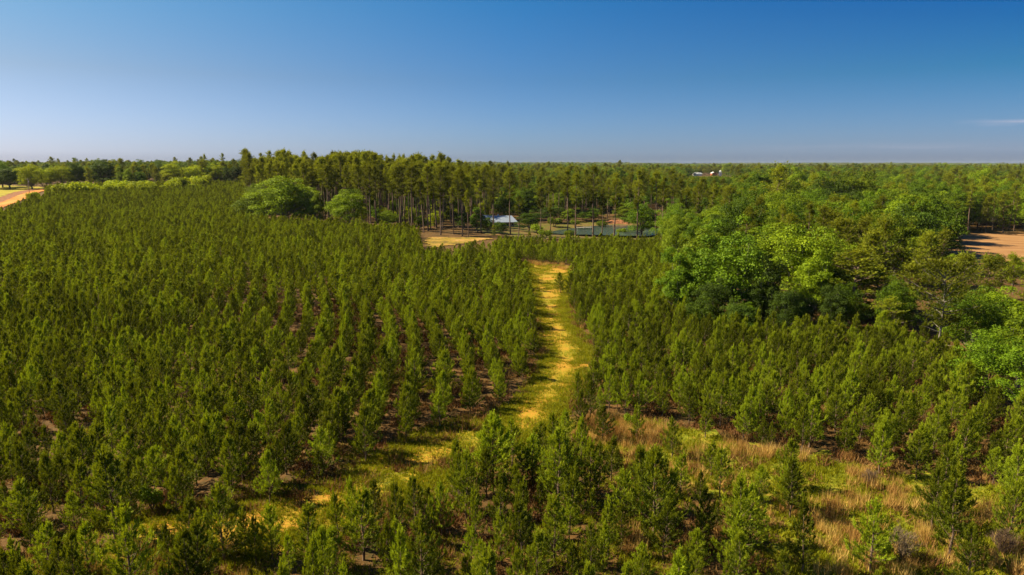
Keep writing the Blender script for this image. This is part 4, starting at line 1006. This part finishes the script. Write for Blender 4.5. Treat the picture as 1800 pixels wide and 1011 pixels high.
b = MB(); box(b, -7.1, 7.1, -2.1, -.1, -.9, -.02); mkobj('porch_floor', b.mesh('porch_floor', [wallm]), house)
# shed with a second metal roof, left of the house
sx, sy = px(861, 396); sz_ = float(ground(sx, sy)); shed = thing('shed', (sx - 1.0, sy - 2.0, sz_), -.25); tag(shed, 'small pale-roofed shed at the left end of the house', 'shed')
b = MB(); box(b, -2.4, 2.4, 0, 4, -1, 2.2); mkobj('wall', b.mesh('shed_wall', [wallm]), shed)
b = MB(); hip(b, -2.8, 2.8, -.5, 4.5, 2.21, 3.9, .05); mkobj('roof', b.mesh('shed_roof', [roofm]), shed)
# dock on the pond
wood = noisy('grey_boards', [(.4, (.22, .20, .17)), (.6, (.34, .31, .28))], 4, stretch=(6, .5, 1))
dx, dy_ = px(1027, 407); dock = thing('dock', (dx, dy_, zw), .25); tag(dock, 'pale wooden dock standing in the pond', 'dock')
b = MB()
for k in range(14): box(b, -3.2 + k * .46, -3.2 + k * .46 + .42, -.9, .9, .55, .62)
mkobj('deck', b.mesh('dock_deck', [wood]), dock)
for xx in (-3, 0, 3):
    for yy in (-.8, .8):
        b = MB(); b.tube([[xx, yy, -1.2], [xx, yy, 1.1]], [.09, .09], 8); mkobj('post', b.mesh('dock_post', [wood]), dock)
# clay bank at the back of the pond
bank = poly([(1062, 392), (1085, 391), (1108, 393), (1106, 398), (1066, 398)])
gx = np.linspace(0, 1, 16); b = MB(); a0, a1 = bank[0], bank[2]
V = []
for j, (off, zz) in enumerate(((-3.5, -.3), (-1.8, .9), (0, 1.2), (3, 1.3), (6, -.3))):
    for t_ in gx:
        p = a0 * (1 - t_) + a1 * t_; e = math.sin(math.pi * t_) ** .5
        V.append([p[0], p[1] + off, zw + .1 + zz * e + .15 * math.sin(t_ * 17 + j)])
V = np.array(V).reshape(5, 16, 3)
q = np.stack([V[:-1, :-1], V[:-1, 1:], V[1:, 1:], V[1:, :-1]], 2).reshape(-1, 4, 3); b.quads(q, .5)
tag(mkobj('clay_bank', b.mesh('clay_bank', [M['clay_dark']])), kind='structure')

# ------------------------------------------------------------------ farm on the horizon: silo, red barn, long white shed
steel = noisy('galvanised_steel', [(.4, (.60, .61, .62)), (.6, (.78, .78, .78))], 2, rough=.4, spec=.5, stretch=(.3, .3, 5))
redm = noisy('red_barn_boards', [(.4, (.26, .06, .04)), (.6, (.36, .10, .06))], 2)
y = 1330.0; K = y * math.cos(PITCH) + H * math.sin(PITCH)
def farm_xy(u): return (u - 900) / F * K
x = farm_xy(1266); z = float(ground(x, y)) + 0; silo = thing('silo', (x, y, z)); tag(silo, 'round galvanised grain silo beside the red barn near the horizon', 'silo')
b = MB(); b.tube([[0, 0, -1], [0, 0, 8.5]], [2.9, 2.9], 24); mkobj('body', b.mesh('silo_body', [steel], True), silo)
b = MB(); b.tube([[0, 0, 8.51], [0, 0, 10.4], [0, 0, 10.6]], [3.1, .6, .05], 24); mkobj('roof', b.mesh('silo_roof', [steel], True), silo)
b = MB()
for k in range(16): box(b, -.25, .25, -3.02, -2.94, .3 + k * .5, .36 + k * .5)
box(b, -.3, -.25, -3.05, -2.97, 0, 8.5); box(b, .25, .3, -3.05, -2.97, 0, 8.5); mkobj('ladder', b.mesh('ladder', [steel]), silo)
def gable(b, x0, x1, y0, y1, z0, z1, ov):
    xm = (x0 + x1) / 2
    b.quads(np.array([[[x0 - ov, y0 - ov, z0], [x0 - ov, y1 + ov, z0], [xm, y1 + ov, z1], [xm, y0 - ov, z1]], [[x1 + ov, y1 + ov, z0], [x1 + ov, y0 - ov, z0], [xm, y0 - ov, z1], [xm, y1 + ov, z1]]], float), .5)
barn = thing('barn', (farm_xy(1256.5), y + 3, z)); tag(barn, 'red barn with pale roof left of the silo', 'barn')
b = MB(); box(b, -4.6, 4.6, 0, 12, -1, 4.8); b.tris(np.array([[[-4.6, 0, 4.8], [4.6, 0, 4.8], [0, 0, 7.4]]], float), .5); mkobj('wall', b.mesh('barn_wall', [redm]), barn)
b = MB(); gable(b, -4.6, 4.6, 0, 12, 4.9, 7.7, .6); mkobj('roof', b.mesh('barn_roof', [steel]), barn)
b = MB(); box(b, -1.5, 1.5, -.12, -.01, -.5, 3.2); mkobj('door', b.mesh('barn_door', [glass]), barn)
lx = farm_xy(1227); lz = float(ground(lx, y)); ls_ = thing('farm_shed', (lx, y, lz)); tag(ls_, 'long white farm shed with grey roof, left of the silo', 'shed')
b = MB(); box(b, -8, 8, 0, 9, -1, 3.6); mkobj('wall', b.mesh('long_wall', [white]), ls_)
greyr = noisy('grey_roofing', [(.4, (.36, .38, .42)), (.6, (.46, .48, .53))], 2)
b = MB(); hip(b, -8.8, 8.8, -.8, 9.8, 3.61, 6.4, 2.5); mkobj('roof', b.mesh('long_roof', [greyr]), ls_)

# ------------------------------------------------------------------ utility pole by the dirt road
ux, uy = px(52, 342); uz = float(ground(ux, uy)); pole = thing('utility_pole', (ux, uy, uz), .3); tag(pole, 'thin wooden utility pole beside the orange dirt road', 'utility pole')
b = MB(); b.tube([[0, 0, -.5], [0, 0, 9.5]], [.17, .11], 8); mkobj('pole', b.mesh('pole', [wood], True), pole)
b = MB(); box(b, -1.1, 1.1, -.16, -.125, 8.6, 8.75); mkobj('crossarm', b.mesh('crossarm', [wood]), pole)
b = MB(); b.tube([[.3, 0, 7.0], [.3, 0, 7.9]], [.25, .25], 10); mkobj('transformer', b.mesh('transformer', [steel]), pole)
for xx in (-1, 0, 1):
    b = MB(); b.tube([[xx, -.14, 8.75], [xx, -.14, 9.0]], [.05, .07], 6); mkobj('insulator', b.mesh('insulator', [white]), pole)

# ------------------------------------------------------------------ thin air haze round camera and scene
hm, t = new_mat('haze'); v = t.nodes.new('ShaderNodeVolumePrincipled')
v.inputs['Color'].default_value = (.72, .80, .95, 1); v.inputs['Density'].default_value = .000024
o_ = t.nodes.new('ShaderNodeOutputMaterial'); t.links.new(v.outputs[0], o_.inputs['Volume'])
b = MB(); box(b, -10200, 10200, -400, 10200, -11, 62); hz_ = mkobj('haze', b.mesh('haze', [hm])); tag(hz_, 'thin blue haze in the far distance', 'haze', kind='stuff')
